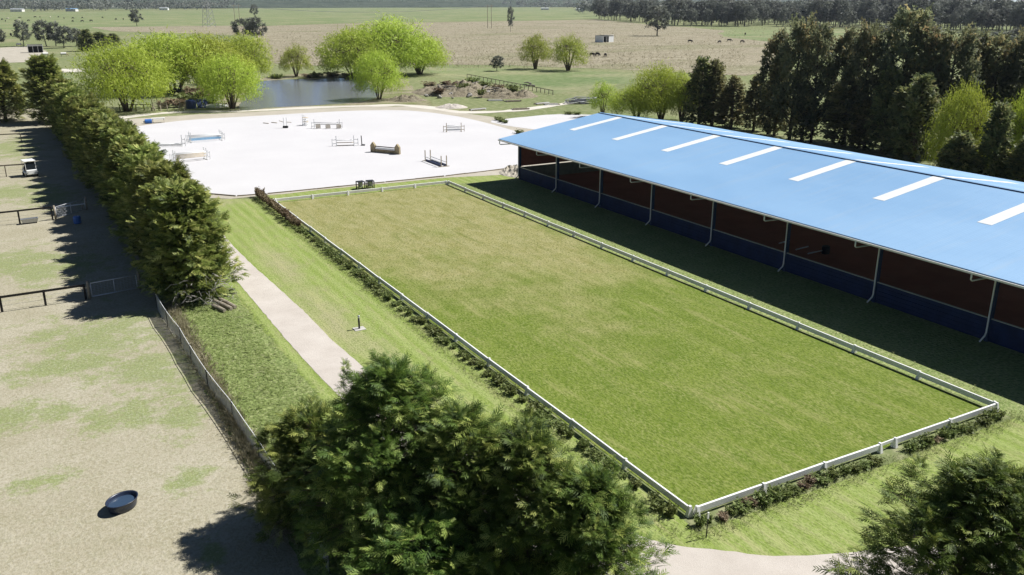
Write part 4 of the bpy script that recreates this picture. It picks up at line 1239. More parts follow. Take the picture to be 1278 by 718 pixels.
# blue oxer
ox = jump('open oxer jump with dark blue base boards close to the white rail', (24.5, 82.3), (24.5, 77.2), 1.45, .75, 'tan', (('white', .62),), (('navy_plastic', .16, .24),), .0)
jump('small white show jump with a tan frame close to the dirt bank', (38.0, 105.5), (40.3, 104.8), 1.45, 0, 'tan', (('white', 1.0),), (('white', .75, .2), ('white', .35, .3)), .5)
# low board edging along the near rim of the sand
for k, (a, b) in enumerate((((.6, 71.55), (14.2, 71.4)), ((14.3, 71.4), (21.8, 71.3)), ((22, 71.3), (30.5, 72.0)), ((-5.0, 74.6), (-2.7, 72.0)), ((-2.6, 72.0), (.5, 71.6)))):
    r_ = empty('edge_board', ((a[0] + b[0]) / 2, (a[1] + b[1]) / 2, 0), math.atan2(b[1] - a[1], b[0] - a[0]))
    L = math.hypot(b[0] - a[0], b[1] - a[1]); n = max(1, int(L / 2.6))
    for i in range(n): MB().bar((-L / 2 + L * i / n, rnd.uniform(-.05, .05), .07), (-L / 2 + L * (i + 1) / n - .02, rnd.uniform(-.05, .05), .07 + rnd.uniform(-.03, .03)), .05, .14).build('board', M['timber'], r_)
    tag(r_, 'weathered board edging holding the white sand of the jumping arena', 'edging', 'board edging of the sand arena')

# ------------------------------------------------------------------ rubble and rock heaps
def heap(name, label, cx, cy, rx, ry, h, seed, m, rz=0.0, n=36, rough=.5):
    vs, fs = [], []
    for j in range(n):
        for i in range(n):
            x = (i / (n - 1) * 2 - 1); y = (j / (n - 1) * 2 - 1)
            d = math.hypot(x, y)
            f = max(0, 1 - d ** 2.2)
            z = h * f * (.65 + rough * 1.1 * mnoise.noise(Vector((x * 2.2, y * 2.2, seed))) + rough * .7 * mnoise.noise(Vector((x * 6, y * 6, seed + 3))) + rough * .5 * mnoise.noise(Vector((x * 14, y * 14, seed + 8)))) - .05
            vs.append((x * rx, y * ry, max(z, -.05)))
    for j in range(n - 1):
        for i in range(n - 1):
            a = j * n + i; fs.append((a, a + 1, a + n + 1, a + n))
    o = MB().add(vs, fs).build(name, m); o.location = (cx, cy, 0); o.rotation_euler = (0, 0, rz)
    tag(o, label, 'heap')
    return o
mc = G(575, 122)
heap('earth_heap', 'large brown heap of earth and branches beyond the sand arena', mc[0] + 5, mc[1] + 12, 11, 12, 2.5, 3, M['mound'], R(-30), 44)
p = G(640, 124)
heap('earth_heap', 'smaller brown spoil heap beside the large earth heap', p[0] + 2, p[1] + 6, 7, 6, 2.0, 9, M['mound'], R(-25))
p = G(566, 135)
heap('gravel_heap', 'small pale grey gravel heap beside the dirt road', p[0], p[1] + 1, 3.4, 2.4, 1.1, 5, M['gravel'], R(-20), 20, .3)
p = G(512, 127)
heap('earth_heap', 'dark low bank of soil at the pond corner', p[0], p[1] + 2, 4.5, 3.0, 1.5, 6, M['mound'], R(-20), 24)
heap('soil_heap', 'soil and stone heap at the open end of the blue-roofed shed', 31.2, 68.6, 3.0, 3.2, 1.3, 8, M['dirt'], 0, 26)
def rock(seed):
    g = random.Random(seed); bm = bmesh.new(); bmesh.ops.create_icosphere(bm, subdivisions=2, radius=1)
    for v in bm.verts: v.co *= 1 + .45 * mnoise.noise(v.co * 1.3 + Vector((seed * 3.7, 0, 0)))
    me = bpy.data.meshes.new('rock'); bm.to_mesh(me); bm.free(); me.materials.append(M['rock']); return me
rocks = [rock(k) for k in range(4)]
def rockset(spots, label, group):
    for k, (x, y, z, s) in enumerate(spots):
        o = bpy.data.objects.new('boulder', rocks[k % 4]); COL.objects.link(o)
        o.location = (x, y, z); o.scale = (s, s * rnd.uniform(.7, 1.2), s * rnd.uniform(.5, .8)); o.rotation_euler = (rnd.uniform(-.4, .4), rnd.uniform(-.4, .4), rnd.uniform(0, 6))
        tag(o, label, 'rock', group)
rockset([(30.0 + rnd.uniform(0, 3.4), 66.4 + rnd.uniform(0, 5.0), .12, rnd.uniform(.18, .5)) for _ in range(22)], 'grey stone lying on the soil heap at the shed end', 'stones at the shed end')
rockset([(mc[0] + 5 + rnd.uniform(-11, 13), mc[1] + 6 + rnd.uniform(-9, 6), .3, rnd.uniform(.3, .9)) for _ in range(26)], 'pale stone at the foot of the large earth heap', 'stones at the earth heap')
for k in range(16):
    x, y = mc[0] + 8 + rnd.uniform(-9, 14), mc[1] + 8 + rnd.uniform(-8, 8); a = rnd.uniform(0, 3.14); L = rnd.uniform(1.5, 3.8); zz = rnd.uniform(.6, 1.6)
    tag(MB().tube([(x, y, zz), (x + math.cos(a) * L * .5, y + math.sin(a) * L * .5, zz + .3), (x + math.cos(a) * L, y + math.sin(a) * L, zz + rnd.uniform(-.2, .7))], [.22, .17, .08], 7).build('dead_log', M['bark_grey']), 'dead grey log thrown on the earth heap', 'log', 'logs on the earth heap')
for k, (u, v) in enumerate(((618, 126), (640, 127), (676, 130), (688, 131), (650, 137), (596, 137.5))):
    p = G(u, v); a = R(-30 + 20 * (k % 3)); L = 3.2
    root = empty('timber_stack', (p[0], p[1], 0), a); tag(root, 'low stack of pale sawn timber by the earth heaps', 'timber stack', 'timber stacks by the earth heaps')
    for q in range(5):
        MB().box(-L / 2 + rnd.uniform(-.3, .3), -.7 + q * .3, .02, L / 2 + rnd.uniform(-.3, .3), -.7 + q * .3 + .24, .2 + .1 * (q % 2)).build('plank', M['white' if (k + q) % 3 == 0 else 'timber'], root)
p = G(731, 130)
root = empty('pipe_coil', (p[0] + 1, p[1] + 2, 0)); tag(root, 'tangled coil of grey poly pipe on the grass behind the shed', 'pipe coil')
for q in range(13):
    rr = rnd.uniform(1.3, 3.4); zz = .10 + q * .07; ex = rnd.uniform(.55, .9); ph = rnd.uniform(0, 6); tl_ = rnd.uniform(-.14, .14); dx, dy = rnd.uniform(-.5, .5), rnd.uniform(-.4, .4)
    pts = [(dx + 1.35 * rr * math.cos(a + ph), dy + rr * ex * math.sin(a + ph), max(.06, zz + tl_ * rr * math.sin(a) + .08 * math.sin(3 * a))) for a in [2 * math.pi * i / 26 for i in range(27)]]
    MB().tube(pts, .075, 6, False).build('pipe_loop', M['pipe' if q % 5 else 'white'], root, True)

# things left at the pond edge
p0 = G(163, 138.5)
post_rail('rustic_fence', 'short brown rail fence under the leaning willow by the pond', [G(150, 139), G(160, 138.8), G(170, 138.6), G(180, 138.4), G(189, 138.2)], 1.25, m='bark', pw=.16, low=False)
for k, (u, v, hgt) in enumerate(((195, 138.5, 2.3), (205, 138, 2.0), (228, 137, 1.7))):
    p = G(u, v); root = empty('rough_easel', (p[0], p[1], 0), R(20 - 25 * k)); tag(root, 'weathered timber chair-like frame standing at the pond edge', 'easel', 'timber frames at the pond')
    for sx in (-1, 1):
        MB().bar((sx * .6, 0, 0), (sx * .5, .25, hgt), .14, .14).build('upright', M['timber'], root); MB().bar((sx * .6, -.9, 0), (sx * .6, -.06, hgt * .5), .12, .12).build('brace', M['timber'], root)
    for q in range(4): MB().bar((-.55, .10 + .05 * q - .1, .5 + q * hgt * .14), (.55, .10 + .05 * q - .1, .5 + q * hgt * .14), .05, .14).build('slat', M['timber'], root)
p = G(240, 136); root = empty('water_tank', (p[0], p[1] + 1, 0)); tag(root, 'small dark grey water tank on the pond bank', 'tank')
MB().cyl((0, 0, 0), 1.0, 1.5, 20).cyl((0, 0, 1.5), 1.0, .25, 20, .3).build('body', M['navy_plastic'], root); MB().cyl((0, 0, 1.75), .28, .1, 14).build('lid', M['black'], root)
for k, (u, v) in enumerate(((251, 135.5), (258, 135.0))):
    p = G(u, v); root = empty('leaning_board', (p[0], p[1] + .5, 0), R(10)); tag(root, 'dark board leaning on a prop beside the water tank', 'board', 'dark boards by the tank')
    MB().add([(-.5, 0, 0), (.5, 0, 0), (.5, .7, 1.7), (-.5, .7, 1.7), (-.5, .06, 0), (.5, .06, 0), (.5, .76, 1.7), (-.5, .76, 1.7)], [(0, 1, 2, 3), (7, 6, 5, 4), (0, 4, 5, 1), (1, 5, 6, 2), (2, 6, 7, 3), (3, 7, 4, 0)]).build('board', M['navy_plastic'], root)
    MB().bar((0, 1.3, 0), (0, .74, 1.55), .08, .08).build('prop', M['timber'], root)
p = G(271, 134.5); root = empty('boat', (p[0], p[1] + .8, 0), R(-12)); tag(root, 'upturned white dinghy on the pond bank', 'boat')
vs, fs = [], []
for i in range(11):
    s = i / 10 * 2 - 1; w = .95 * (1 - abs(s) ** 3 * .85); hh = .72 * (1 - .35 * abs(s) ** 2)
    for k in range(7):
        a = math.pi * k / 6; vs.append((s * 2.3, math.cos(a) * w, math.sin(a) ** .7 * hh if 0 < k < 6 else 0))
for i in range(10):
    for k in range(6): a = i * 7 + k; fs.append((a, a + 7, a + 8, a + 1))
fs += [tuple(range(7)), tuple(70 + k for k in range(7))[::-1]]
MB().add(vs, fs).build('hull', M['rug'], root, True); MB().bar((-2.1, 0, .62), (2.1, 0, .62), .06, .28).build('keel', M['timber'], root)
p = G(292, 135.3); rockset([(p[0], p[1], .2, .6), (p[0] + 1, p[1] + .3, .1, .4)], 'pale stone at the willow foot by the pond', 'stones by the pond willow')
p = G(185.5, 154.5); root = empty('drum', (p[0], p[1], .02)); tag(root, 'bright blue drum lying on the dirt edge of the sand arena', 'drum')
MB().tube([(-.55, 0, .38), (.55, 0, .38)], .38, 16).build('body', M['blue_plastic'], root); MB().tube([(-.8, .1, .3), (-.57, .1, .3)], .2, 12).build('spout', M['white'], root)
p = G(198, 153.5); root = empty('judge_table', (p[0], p[1], .02), R(-8)); tag(root, 'white trestle table with bench on the dirt edge of the sand arena', 'table')
MB().box(-1.1, -.4, .74, 1.1, .4, .82).build('top', M['white'], root)
for sx in (-1, 1):
    MB().bar((sx * .9, -.35, 0), (sx * .9, .1, .74), .08, .08).bar((sx * .9, .35, 0), (sx * .9, -.1, .735), .078, .082).build('leg', M['timber'], root)
MB().box(-1.1, .75, .42, 1.1, 1.0, .47).build('bench', M['white'], root)

# ------------------------------------------------------------------ trees
# foreground cypresses: four of their own
fc = [
    ('big dark cypress in the foreground with the tallest leader', (-11.8, 2.8), 8.1, 4.2, 270, 33, .44, 101, .55),
    ('low spreading cypress bough mass against the cloth fence end', (-13.5, 6.9), 4.7, 3.0, 150, 32, .43, 102, .40),
    ('middle cypress of the foreground clump leaning to the arena side', (-10.0, 1.0), 6.6, 3.4, 180, 30, .43, 107, .42),
    ('broad foreground cypress between the tall one and the driveway bend', (-8.4, -1.0), 6.3, 3.4, 200, 32, .43, 103, .42),
    ('foreground cypress overhanging the driveway bend', (-7.2, -3.1), 5.4, 2.9, 175, 31, .43, 104, .42),
    ('cypress beside the gravel bend across from the arena corner', (1.9, -10.7), 7.0, 5.1, 275, 32, .45, 105, .58),
    ('low cypress filling in front of the tallest foreground cypress', (-12.2, -.4), 3.6, 3.4, 120, 24, .46, 106, .40),
]
for lab, (x, y), h, r, nb, per, spr, sd, tp in fc:
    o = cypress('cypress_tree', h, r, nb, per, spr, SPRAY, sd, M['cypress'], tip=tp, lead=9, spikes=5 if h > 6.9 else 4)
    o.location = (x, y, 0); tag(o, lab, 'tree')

# hedge row of cypresses
hp = [sized(cypress('cypress_tree', 8.5, 3.4, 200, 28, .62, SPRAY_MID, 120 + k, M['hedge'], tip=.27, lead=5), 8.5, 6.8) for k in range(3)]
hy = [39.0]
while hy[-1] < 138: hy.append(hy[-1] + 3.5 + (hy[-1] - 39) * .012)
for k, y in enumerate(hy):
    lab = 'dense cypress in the tall hedge row between paddock and sand arena'
    if k == 0: lab = 'bulky end cypress of the hedge row with bare grey twigs at its foot'
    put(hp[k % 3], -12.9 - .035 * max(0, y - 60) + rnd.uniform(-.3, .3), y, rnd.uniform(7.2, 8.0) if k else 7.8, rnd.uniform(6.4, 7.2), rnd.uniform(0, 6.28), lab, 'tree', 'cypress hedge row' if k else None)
put(hp[1], -17.5, 150, 10.8, 9.2, 1.2, 'separate conical cypress beyond the end of the hedge row', 'tree')
put(hp[2], -24.5, 156, 9.6, 8.6, 2.2, 'dark cypress in the pair standing beyond the hedge row with trunk shade', 'tree', None)
put(hp[0], -33, 158, 9.8, 9, .2, 'dark cypress at the far side of the pair beyond the hedge', 'tree', None)
# dead twigs under the end tree
tw = MB()
for k in range(70):
    a = rnd.uniform(-2.6, .2); x, y = rnd.uniform(-1.7, 2.2), rnd.uniform(-3.7, -2.4); L = rnd.uniform(.4, 1.0); z = rnd.uniform(.1, 2.3)
    tw.tube([(x, y, z), (x + math.cos(a) * L * .5, y + math.sin(a) * L * .3, z + rnd.uniform(-.1, .3)), (x + math.cos(a) * L, y + math.sin(a) * L * .5, max(.05, z + rnd.uniform(-.5, .3)))], [.022, .016, .006], 4, False)
o = tw.build('dead_twigs', M['twig']); o.location = (-12.7, 39.0, 0); tag(o, 'tangle of bare grey dead twigs at the foot of the end hedge cypress', 'twigs', kind='stuff')

# willows round the pond
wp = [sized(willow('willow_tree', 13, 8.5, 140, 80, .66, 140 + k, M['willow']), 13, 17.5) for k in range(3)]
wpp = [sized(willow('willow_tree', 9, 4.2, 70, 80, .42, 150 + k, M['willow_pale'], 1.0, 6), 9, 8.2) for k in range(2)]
wl = [
    (wp[0], 160, 139, 45, 128, 'leaning bright green willow with spread stems at the sand arena corner'),
    (wp[1], 220, 116, 34, 142, 'broad bright willow behind the timber frames on the pond bank'),
    (wp[2], 262, 114, 36, 120, 'dense bright willow in the middle of the group left of the pond'),
    (wp[0], 306, 104, 37, 84, 'far bright willow of the group beside the pond'),
    (wp[2], 290, 136, 60, 86, 'rounded willow on thin stems at the water edge'),
    (wpp[0], 370, 96, 52, 42, 'small pale willow at the far edge of the pond'),
    (wp[1], 442, 98, 30, 100, 'wide green willow with pale stems over the far pond bank'),
    (wp[0], 485, 95, 16, 132, 'largest domed willow of the far pond clump'),
    (wp[2], 524, 93, 38, 82, 'willow at the outer end of the far pond clump'),
    (wp[1], 473, 124.5, 57, 68, 'round bright willow on the near bank corner of the pond'),
    (wpp[1], 668, 86.5, 37, 44, 'small pale round willow, one of two alone on the meadow, with slim trunk'),
    (wpp[0], 709, 88.5, 39, 54, 'wider pale round willow, one of two alone on the meadow, with leaning trunk'),
    (wp[0], 825, 151, 75, 92, 'bright willow rising behind the ridge of the shed'),
    (wp[2], 795, 149, 101, 84, 'low bright willow close behind the shed roof'),
    (wpp[1], 752, 146, 96, 36, 'thin half-leafed pale willow at the end of the shed'),
    (wpp[0], 850, 154, 84, 52, 'green leafy tree between the bright willows and the brown pines'),
    (wp[1], 1192, 228, 94, 84, 'bright yellow-green willow among the dark pines behind the shed'),
    (wp[2], 1268, 238, 96, 84, 'bright willow past the dark pines behind the shed'),
]
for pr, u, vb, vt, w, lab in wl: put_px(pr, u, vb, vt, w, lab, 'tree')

# dark trees behind the shed
cp_ = [sized(ragged('casuarina_tree', 18, 5.0, 72, 50, .85, 170 + k, M['casuarina'], .20, SPRAY_LO, 'bark_dark', .34, .4), 18, 9.6) for k in range(3)]
pp_ = [sized(cypress('pine_tree', 11, 3.0, 130, 15, 1.0, SPRAY_LO, 180 + k, M['pine'], tip=.62, lead=3), 11, 6.2) for k in range(2)]
bp_ = [sized(cypress('pine_tree', 10, 2.6, 120, 15, .95, SPRAY_LO, 190 + k, M['brown_pine'], tip=.7, lead=2), 10, 5.4) for k in range(2)]
for k, (u, vb, vt, w) in enumerate(((958, 168, 42, 44), (985, 174, 26, 58), (1012, 178, 34, 50), (1040, 176, 40, 54), (1072, 184, 34, 56), (1112, 188, 16, 76), (1142, 190, 34, 60), (1172, 192, 40, 62), (1202, 186, 44, 60), (1232, 190, 46, 60), (1262, 192, 44, 60), (1290, 200, 50, 70), (1330, 210, 52, 80))):
    put_px(cp_[k % 3], u, vb, vt, w, 'tall dark casuarina with rusty top in the belt behind the shed', 'tree', 'casuarina belt behind the shed')
for k, (u, vb, vt, w) in enumerate(((872, 157, 72, 46), (1100, 192, 84, 52), (1138, 204, 94, 60), (1232, 244, 128, 52), (1190, 240, 166, 60), (1120, 198, 108, 50), (1272, 250, 172, 60), (1310, 230, 120, 80))):
    put_px(pp_[k % 2], u, vb, vt, w, 'mid-height dark green pine close behind the shed roof', 'tree', 'pines close behind the shed')
for k, (u, vb, vt, w) in enumerate(((888, 157, 74, 44), (912, 160, 94, 42), (940, 164, 92, 34), (966, 170, 70, 40), (1052, 182, 92, 66), (1000, 176, 100, 40), (1078, 188, 120, 46))):
    put_px(bp_[k % 2], u, vb, vt, w, 'brownish conical pine close behind the shed roof', 'tree', 'brown pines close behind the shed')

# gums on the plain
gp = [sized(ragged('gum_tree', 15, 5.5, 34, 40, 1.1, 200 + k, M['gum'], .30, SPRAY_LO, 'bark_grey', .28, .2), 15, 11) for k in range(4)]
for k, (u, vb, vt, w, lab) in enumerate(((30, 58, 27, 20, 'dark upright gum in the row behind the white horse shelter'), (58, 58, 26, 22, 'grey gum in the row behind the white horse shelter'), (70, 58, 28, 20, 'grey gum in the row behind the white horse shelter'),
        (80, 60, 33, 26, 'grey gum in the row behind the white horse shelter'), (96, 58, 36, 20, 'grey gum in the row behind the white horse shelter'), (-4, 58, 36, 20, 'gum cut off by the edge of the row behind the shelter'),
        (171, 33, 12, 15, 'lone gum standing by the grey flat in the green pasture'), (820, 45, 7, 30, 'lone open-crowned gum in the tussock meadow'), (637, 40, 9, 9, 'thin lone tree with two foliage tufts in the meadow'),
        (305, 50, 24, 24, 'dark round gum behind the willows, one of a close pair'), (322, 52, 22, 28, 'dark round gum behind the willows, one of a close pair'), (620, 89, 70, 18, 'bare grey bush at the edge of the meadow'),
        (318, 22, 6, 10, 'small dark gum on the green pasture rise'), (1105, 76, 34, 44, 'open olive gum beyond the casuarina belt'), (1240, 66, 40, 40, 'olive gum beyond the casuarina belt'), (1270, 60, 36, 36, 'olive gum beyond the casuarina belt'), (1160, 60, 34, 34, 'olive gum beyond the casuarina belt'))):
    put_px(gp[k % 4], u, vb, vt, w, lab, 'tree', 'gums in the row behind the shelter' if 'row behind the white' in lab else ('pair of gums behind the willows' if 'close pair' in lab else ('gums beyond the casuarina belt' if 'olive gum beyond' in lab else None)))
for k, (u, vb, vt, w) in enumerate(((110, 64, 37, 26), (125, 60, 40, 30), (142, 58, 42, 24))):
    put_px(pp_[k % 2], u, vb, vt, w, 'dark green bushy tree between the gum row and the willows', 'tree', 'bushy trees by the gum row')

# woodland edge: gums one can tell apart
for k in range(285):
    u = 742 + 560 * (k + rnd.random()) / 285
    edge = 24 + 9.5 * min(1, max(0, (u - 740) / 120)) + 4.0 * max(0, (u - 950)) / 160 + 1.6 * mnoise.noise(Vector((u * .03, 2, 0)))
    vb = max(11.5, edge - abs(rnd.gauss(0, 1)) * 5.0)
    b = G(u, vb); h = rnd.uniform(12, 24)
    put(gp[rnd.randrange(4)], b[0], b[1], h, h * rnd.uniform(.5, 1.0), rnd.uniform(0, 6.3), 'grey-green gum in the far woodland edge beyond the meadow', 'tree', 'woodland edge gums')
# far belts of wood that read as one mass
g = np.random.default_rng(31)
def belt(name, label, spots, hr, seed):
    g = np.random.default_rng(seed); P, D, N, S, C = [], [], [], [], []
    for (x, y) in spots:
        h = g.uniform(*hr); w = h * g.uniform(.4, .65); ct = g.normal(.42, .16)
        for q in range(26):
            v = unit(g.normal(0, 1, 3)) * (g.random() ** .4)
            P.append((x + v[0] * w, y + v[1] * w, h * .58 + v[2] * h * .42)); D.append(g.normal(0, 1, 3)); N.append(g.normal(0, .6, 3) + np.array([0, -.3, .8])); S.append(h * g.uniform(.16, .3)); C.append(np.clip(ct + g.normal(0, .12), 0, 1))
    o = link(name, leaves(name, TUFT, P, D, N, S, C), M['gum']); tag(o, label, 'woodland', kind='stuff')
sp_ = []
for k in range(900):
    u = g.uniform(-60, 760); edge = np.interp(u, [-60, 120, 260, 330, 430, 520, 640, 760], [15.3, 14.6, 12.3, 8.6, 6.2, 6.0, 9.5, 12.5])
    v = edge - abs(g.normal(0, 1.0)) * 2.6 - .1
    if v > 4.4: sp_.append(G(u, v))
belt('far_woodland', 'blue-grey belt of far woodland along the skyline over the green pasture', sp_, (15, 26), 32)
sp_ = []
for k in range(700):
    u = g.uniform(720, 1420); v = g.uniform(5, 19)
    sp_.append(G(u, v))
belt('far_woodland', 'deep far woodland behind the gum edge and the casuarina belt', sp_, (16, 24), 33)

# ------------------------------------------------------------------ far buildings, poles, animals
def house(name, label, u, v, w, d, h, rz, wall, roof, door_side=True, rise=1.4):
    b = G(u, v); root = empty(name, (b[0], b[1], 0), rz); tag(root, label, 'house')
    MB().box(-w / 2, -d / 2, 0, w / 2, d / 2, h).build('wall', M[wall], root)
    mb = MB(); o_ = .5
    mb.add([(-w / 2 - o_, -d / 2 - o_, h + .02), (w / 2 + o_, -d / 2 - o_, h + .02), (w / 2 + o_, d / 2 + o_, h + .02), (-w / 2 - o_, d / 2 + o_, h + .02), (-w / 2 - o_, 0, h + rise), (w / 2 + o_, 0, h + rise)],
           [(0, 1, 5, 4), (2, 3, 4, 5), (0, 4, 3), (1, 2, 5), (0, 3, 2, 1)])
    mb.build('roof', M[roof], root)
    for k in range(3):
        x = -w / 2 + w * (k + .5) / 3
        wd = MB().box(x - .7, -d / 2 - .06, .9, x + .7, -d / 2 - .003, 2.1).build('window' if k != 1 else 'door', M['glass_dark'], root)
    return root
t = NT('grey_metal_roof'); t.principled((.42, .44, .46), .5, .3); M['grey_roof'] = t.m
hs = [(356, 5.2, 26, 12, 4.5, 'white', 'roof', 'white far house with a blue roof under the skyline trees'), (437, 5.0, 30, 14, 5, 'white', 'grey_roof', 'long white far shed with a grey roof under the skyline trees'),
      (520, 5.4, 34, 12, 4, 'rug', 'grey_roof', 'pale far house above the domed willow on the skyline'), (625, 8.4, 22, 12, 5, 'white', 'grey_roof', 'bright white far building on the pasture skyline'),
      (680, 12.5, 20, 10, 4, 'rug', 'grey_roof', 'cream far house at the woodland corner'), (724, 13.5, 18, 9, 4, 'white', 'grey_roof', 'low white far shed at the woodland edge'),
      (22, 14.8, 24, 12, 5, 'rug', 'grey_roof', 'pale far house at the pasture edge beyond the cattle'), (205, 12.8, 20, 12, 5, 'white', 'grey_roof', 'white far house beside the lattice pylon'), (90, 14.4, 22, 12, 5, 'rug', 'roof', 'far house with bluish roof among the skyline trees')]
for u, v, w, d, h, wl_, rf, lab in hs: house('farm_house', lab, u, v, w, d, h, -CAM_YAW + rnd.uniform(-.3, .3), wl_, rf)
def shelter(name, label, u, v, w, d, h, rz, split):
    b = G(u, v); root = empty(name, (b[0], b[1] + d / 2, 0), rz); tag(root, label, 'shelter')
    th = .15
    MB().box(-w / 2, d / 2 - th, 0, w / 2, d / 2, h - .004).build('back_wall', M['blackwood'], root)  # shade inside the open front is put into the black wall colour
    MB().box(-w / 2, -d / 2, 0, -w / 2 + th, d / 2 - th - .003, h - .004).build('side_wall', M['white'], root)
    MB().box(w / 2 - th, -d / 2, 0, w / 2, d / 2 - th - .003, h - .004).build('side_wall', M['white'], root)
    MB().add([(-w / 2 - .2, -d / 2 - .3, h + .35), (w / 2 + .2, -d / 2 - .3, h + .35), (w / 2 + .2, d / 2 + .2, h), (-w / 2 - .2, d / 2 + .2, h), (-w / 2 - .2, -d / 2 - .3, h + .43), (w / 2 + .2, -d / 2 - .3, h + .43), (w / 2 + .2, d / 2 + .2, h + .08), (-w / 2 - .2, d / 2 + .2, h + .08)],
             [(0, 3, 2, 1), (4, 5, 6, 7), (0, 1, 5, 4), (1, 2, 6, 5), (2, 3, 7, 6), (3, 0, 4, 7)]).build('roof', M['white'], root)
    MB().box(-w / 2 + th, -d / 2, h - .35, w / 2 - th, -d / 2 + .1, h - .02).build('fascia', M['white'], root)
    if split: MB().box(split, -d / 2, 0, w / 2 - th - .003, -d / 2 + .1, h - .36).build('front_wall', M['white'], root)
    for k in range(1, 3): MB().box(-w / 2 + w * k / 3 - .06, -d / 2 + .11, 0, -w / 2 + w * k / 3 + .06, -d / 2 + .23, h - .03).build('post', M['white'], root)
    return root
shelter('horse_shelter', 'small white horse shelter with dark open front by the gum row', 45, 66, 5.6, 3.5, 3.0, -.0, None)
shelter('field_shelter', 'white field shed with one open bay in the tussock meadow', 758, 53, 8.6, 5.5, 3.4, .30, 0.2)

def beast(name, m, rug=None, h=1.4, head_down=True):
    """a quadruped grazing: one continuous skin-modifier body"""
    root = empty(name)
    V = [(0, 0, .98), (.45, 0, 1.0), (.75, 0, 1.02), (-.45, 0, 1.0), (-.78, 0, 1.0), (1.05, 0, 1.0 if head_down else 1.3), (1.32, 0, .55 if head_down else 1.6), (1.52, 0, .25 if head_down else 1.5)]
    E = [(0, 1), (1, 2), (0, 3), (3, 4), (2, 5), (5, 6), (6, 7)]
    Rr = [.36, .35, .28, .35, .27, .17, .14, .09]
    for s in (-1, 1):
        for fx, par, kx in ((.68, 2, .03), (-.72, 4, -.10)):
            b = len(V)
            V += [(fx, s * .2, .78), (fx + kx, s * .2, .40), (fx + kx * .3, s * .2, .03)]; Rr += [.14, .075, .055]
            E += [(par, b), (b, b + 1), (b + 1, b + 2)]
    b = len(V); V += [(-.98, 0, 1.0), (-1.06, 0, .55)]; Rr += [.05, .04]; E += [(4, b), (b, b + 1)]
    me = bpy.data.meshes.new('body'); me.from_pydata(V, E, [])
    o = link('body', me, m, root)
    sk = o.modifiers.new('skin', 'SKIN')
    for i, d_ in enumerate(me.skin_vertices[0].data): d_.radius = (Rr[i], Rr[i]); d_.use_root = (i == 0)
    sb = o.modifiers.new('sub', 'SUBSURF'); sb.levels = 1; sb.render_levels = 1
    if rug:
        vs, fs = [], []
        for i in range(7):
            x = -.85 + 1.65 * i / 6
            for k in range(9):
                a = math.pi * (-.12 + 1.24 * k / 8); vs.append((x, math.cos(a) * .42, .98 + math.sin(a) * .44))
        for i in range(6):
            for k in range(8): a = i * 9 + k; fs.append((a, a + 1, a + 10, a + 9))
        MB().add(vs, fs).build('rug', rug, root, True)
    root['h'] = h; root['w'] = h
    return root
cow = beast('cow', M['cow']); cow['h'] = 1.4; cow['w'] = 1.4
cream = beast('cow', M['hide_pale']); cream['h'] = 1.4; cream['w'] = 1.4
horse = beast('horse', M['brown'], M['rug'], 1.5); horse['h'] = 1.4; horse['w'] = 1.4
def stand(pr, u, v, s, rz, lab, cat, grp):
    b = G(u, v); return put(pr, b[0], b[1], 1.4 * s, 1.4 * s, rz, lab, cat, grp)
for k, (u, v) in enumerate(((861, 53.5), (898, 54.3), (910, 52.5), (926, 54), (739, 71), (745.5, 70.5), (755.5, 71.5), (654, 62.5), (665, 63), (930, 44))):
    stand(cow, u, v, 1.15, rnd.uniform(0, 6.3), 'black cow grazing in the tussock meadow', 'cow', 'black cattle in the tussock meadow')
for k, (u, v) in enumerate(((3, 25.5), (7, 27.5), (20, 27.2), (25, 23.2), (36, 27), (44, 22.3), (50, 22.2), (73, 22.2), (80, 23.8), (91, 23.8), (103, 23.2), (91, 27.8), (103, 27.8), (114, 27.2), (145, 25.3), (154, 25), (14, 45.5), (128, 23))):
    stand(cow, u, v, 1.5, rnd.uniform(0, 6.3), 'black cow on the green pasture before the skyline trees', 'cow', 'black cattle on the green pasture')
for k, (u, v) in enumerate(((63, 22.6), (23, 26.4), (10, 24.5))):
    stand(cream, u, v, 1.5, rnd.uniform(0, 6.3), 'cream cow among the black cattle on the green pasture', 'cow', 'cream cattle on the green pasture')
for k, (u, v) in enumerate(((80, 71), (57, 71), (24, 58.5))):
    stand(horse, u, v, 1.15, rnd.uniform(-.6, .6) + (3.1 if k == 1 else 0), 'brown horse in a white rug near the horse shelter', 'horse', 'rugged horses near the shelter')

# lattice pylon, pole pairs, wires
def pylon(u, v, h):
    b = G(u, v); root = empty('lattice_pylon', (b[0], b[1], 0), R(25)); tag(root, 'pale steel lattice power pylon on the green pasture', 'pylon')
    def W(z): return 3.4 * (1 - z / h) ** 1.2 + .5
    for sx in (-1, 1):
        for sy in (-1, 1):
            MB().tube([(sx * W(z), sy * W(z), z) for z in np.linspace(0, h, 7)], .17, 4).build('leg', M['steel'], root)
    mb = MB(); zs = np.linspace(0, h, 11)
    for i in range(10):
        a, c_ = W(zs[i]), W(zs[i + 1])
        for s in (-1, 1):
            for q in (-1, 1):
                mb.tube([(-a * q, s * a, zs[i]), (c_ * q, s * c_, zs[i + 1])], .09, 4); mb.tube([(s * a, -a * q, zs[i]), (s * c_, c_ * q, zs[i + 1])], .09, 4)
    mb.build('bracing', M['steel'], root)
    for zz in (h * .68, h * .82, h * .95): MB().bar((-5.5, 0, zz), (5.5, 0, zz), .3, .4).build('cross_arm', M['steel'], root)
    return b
pb = pylon(261, 33.5, 42)
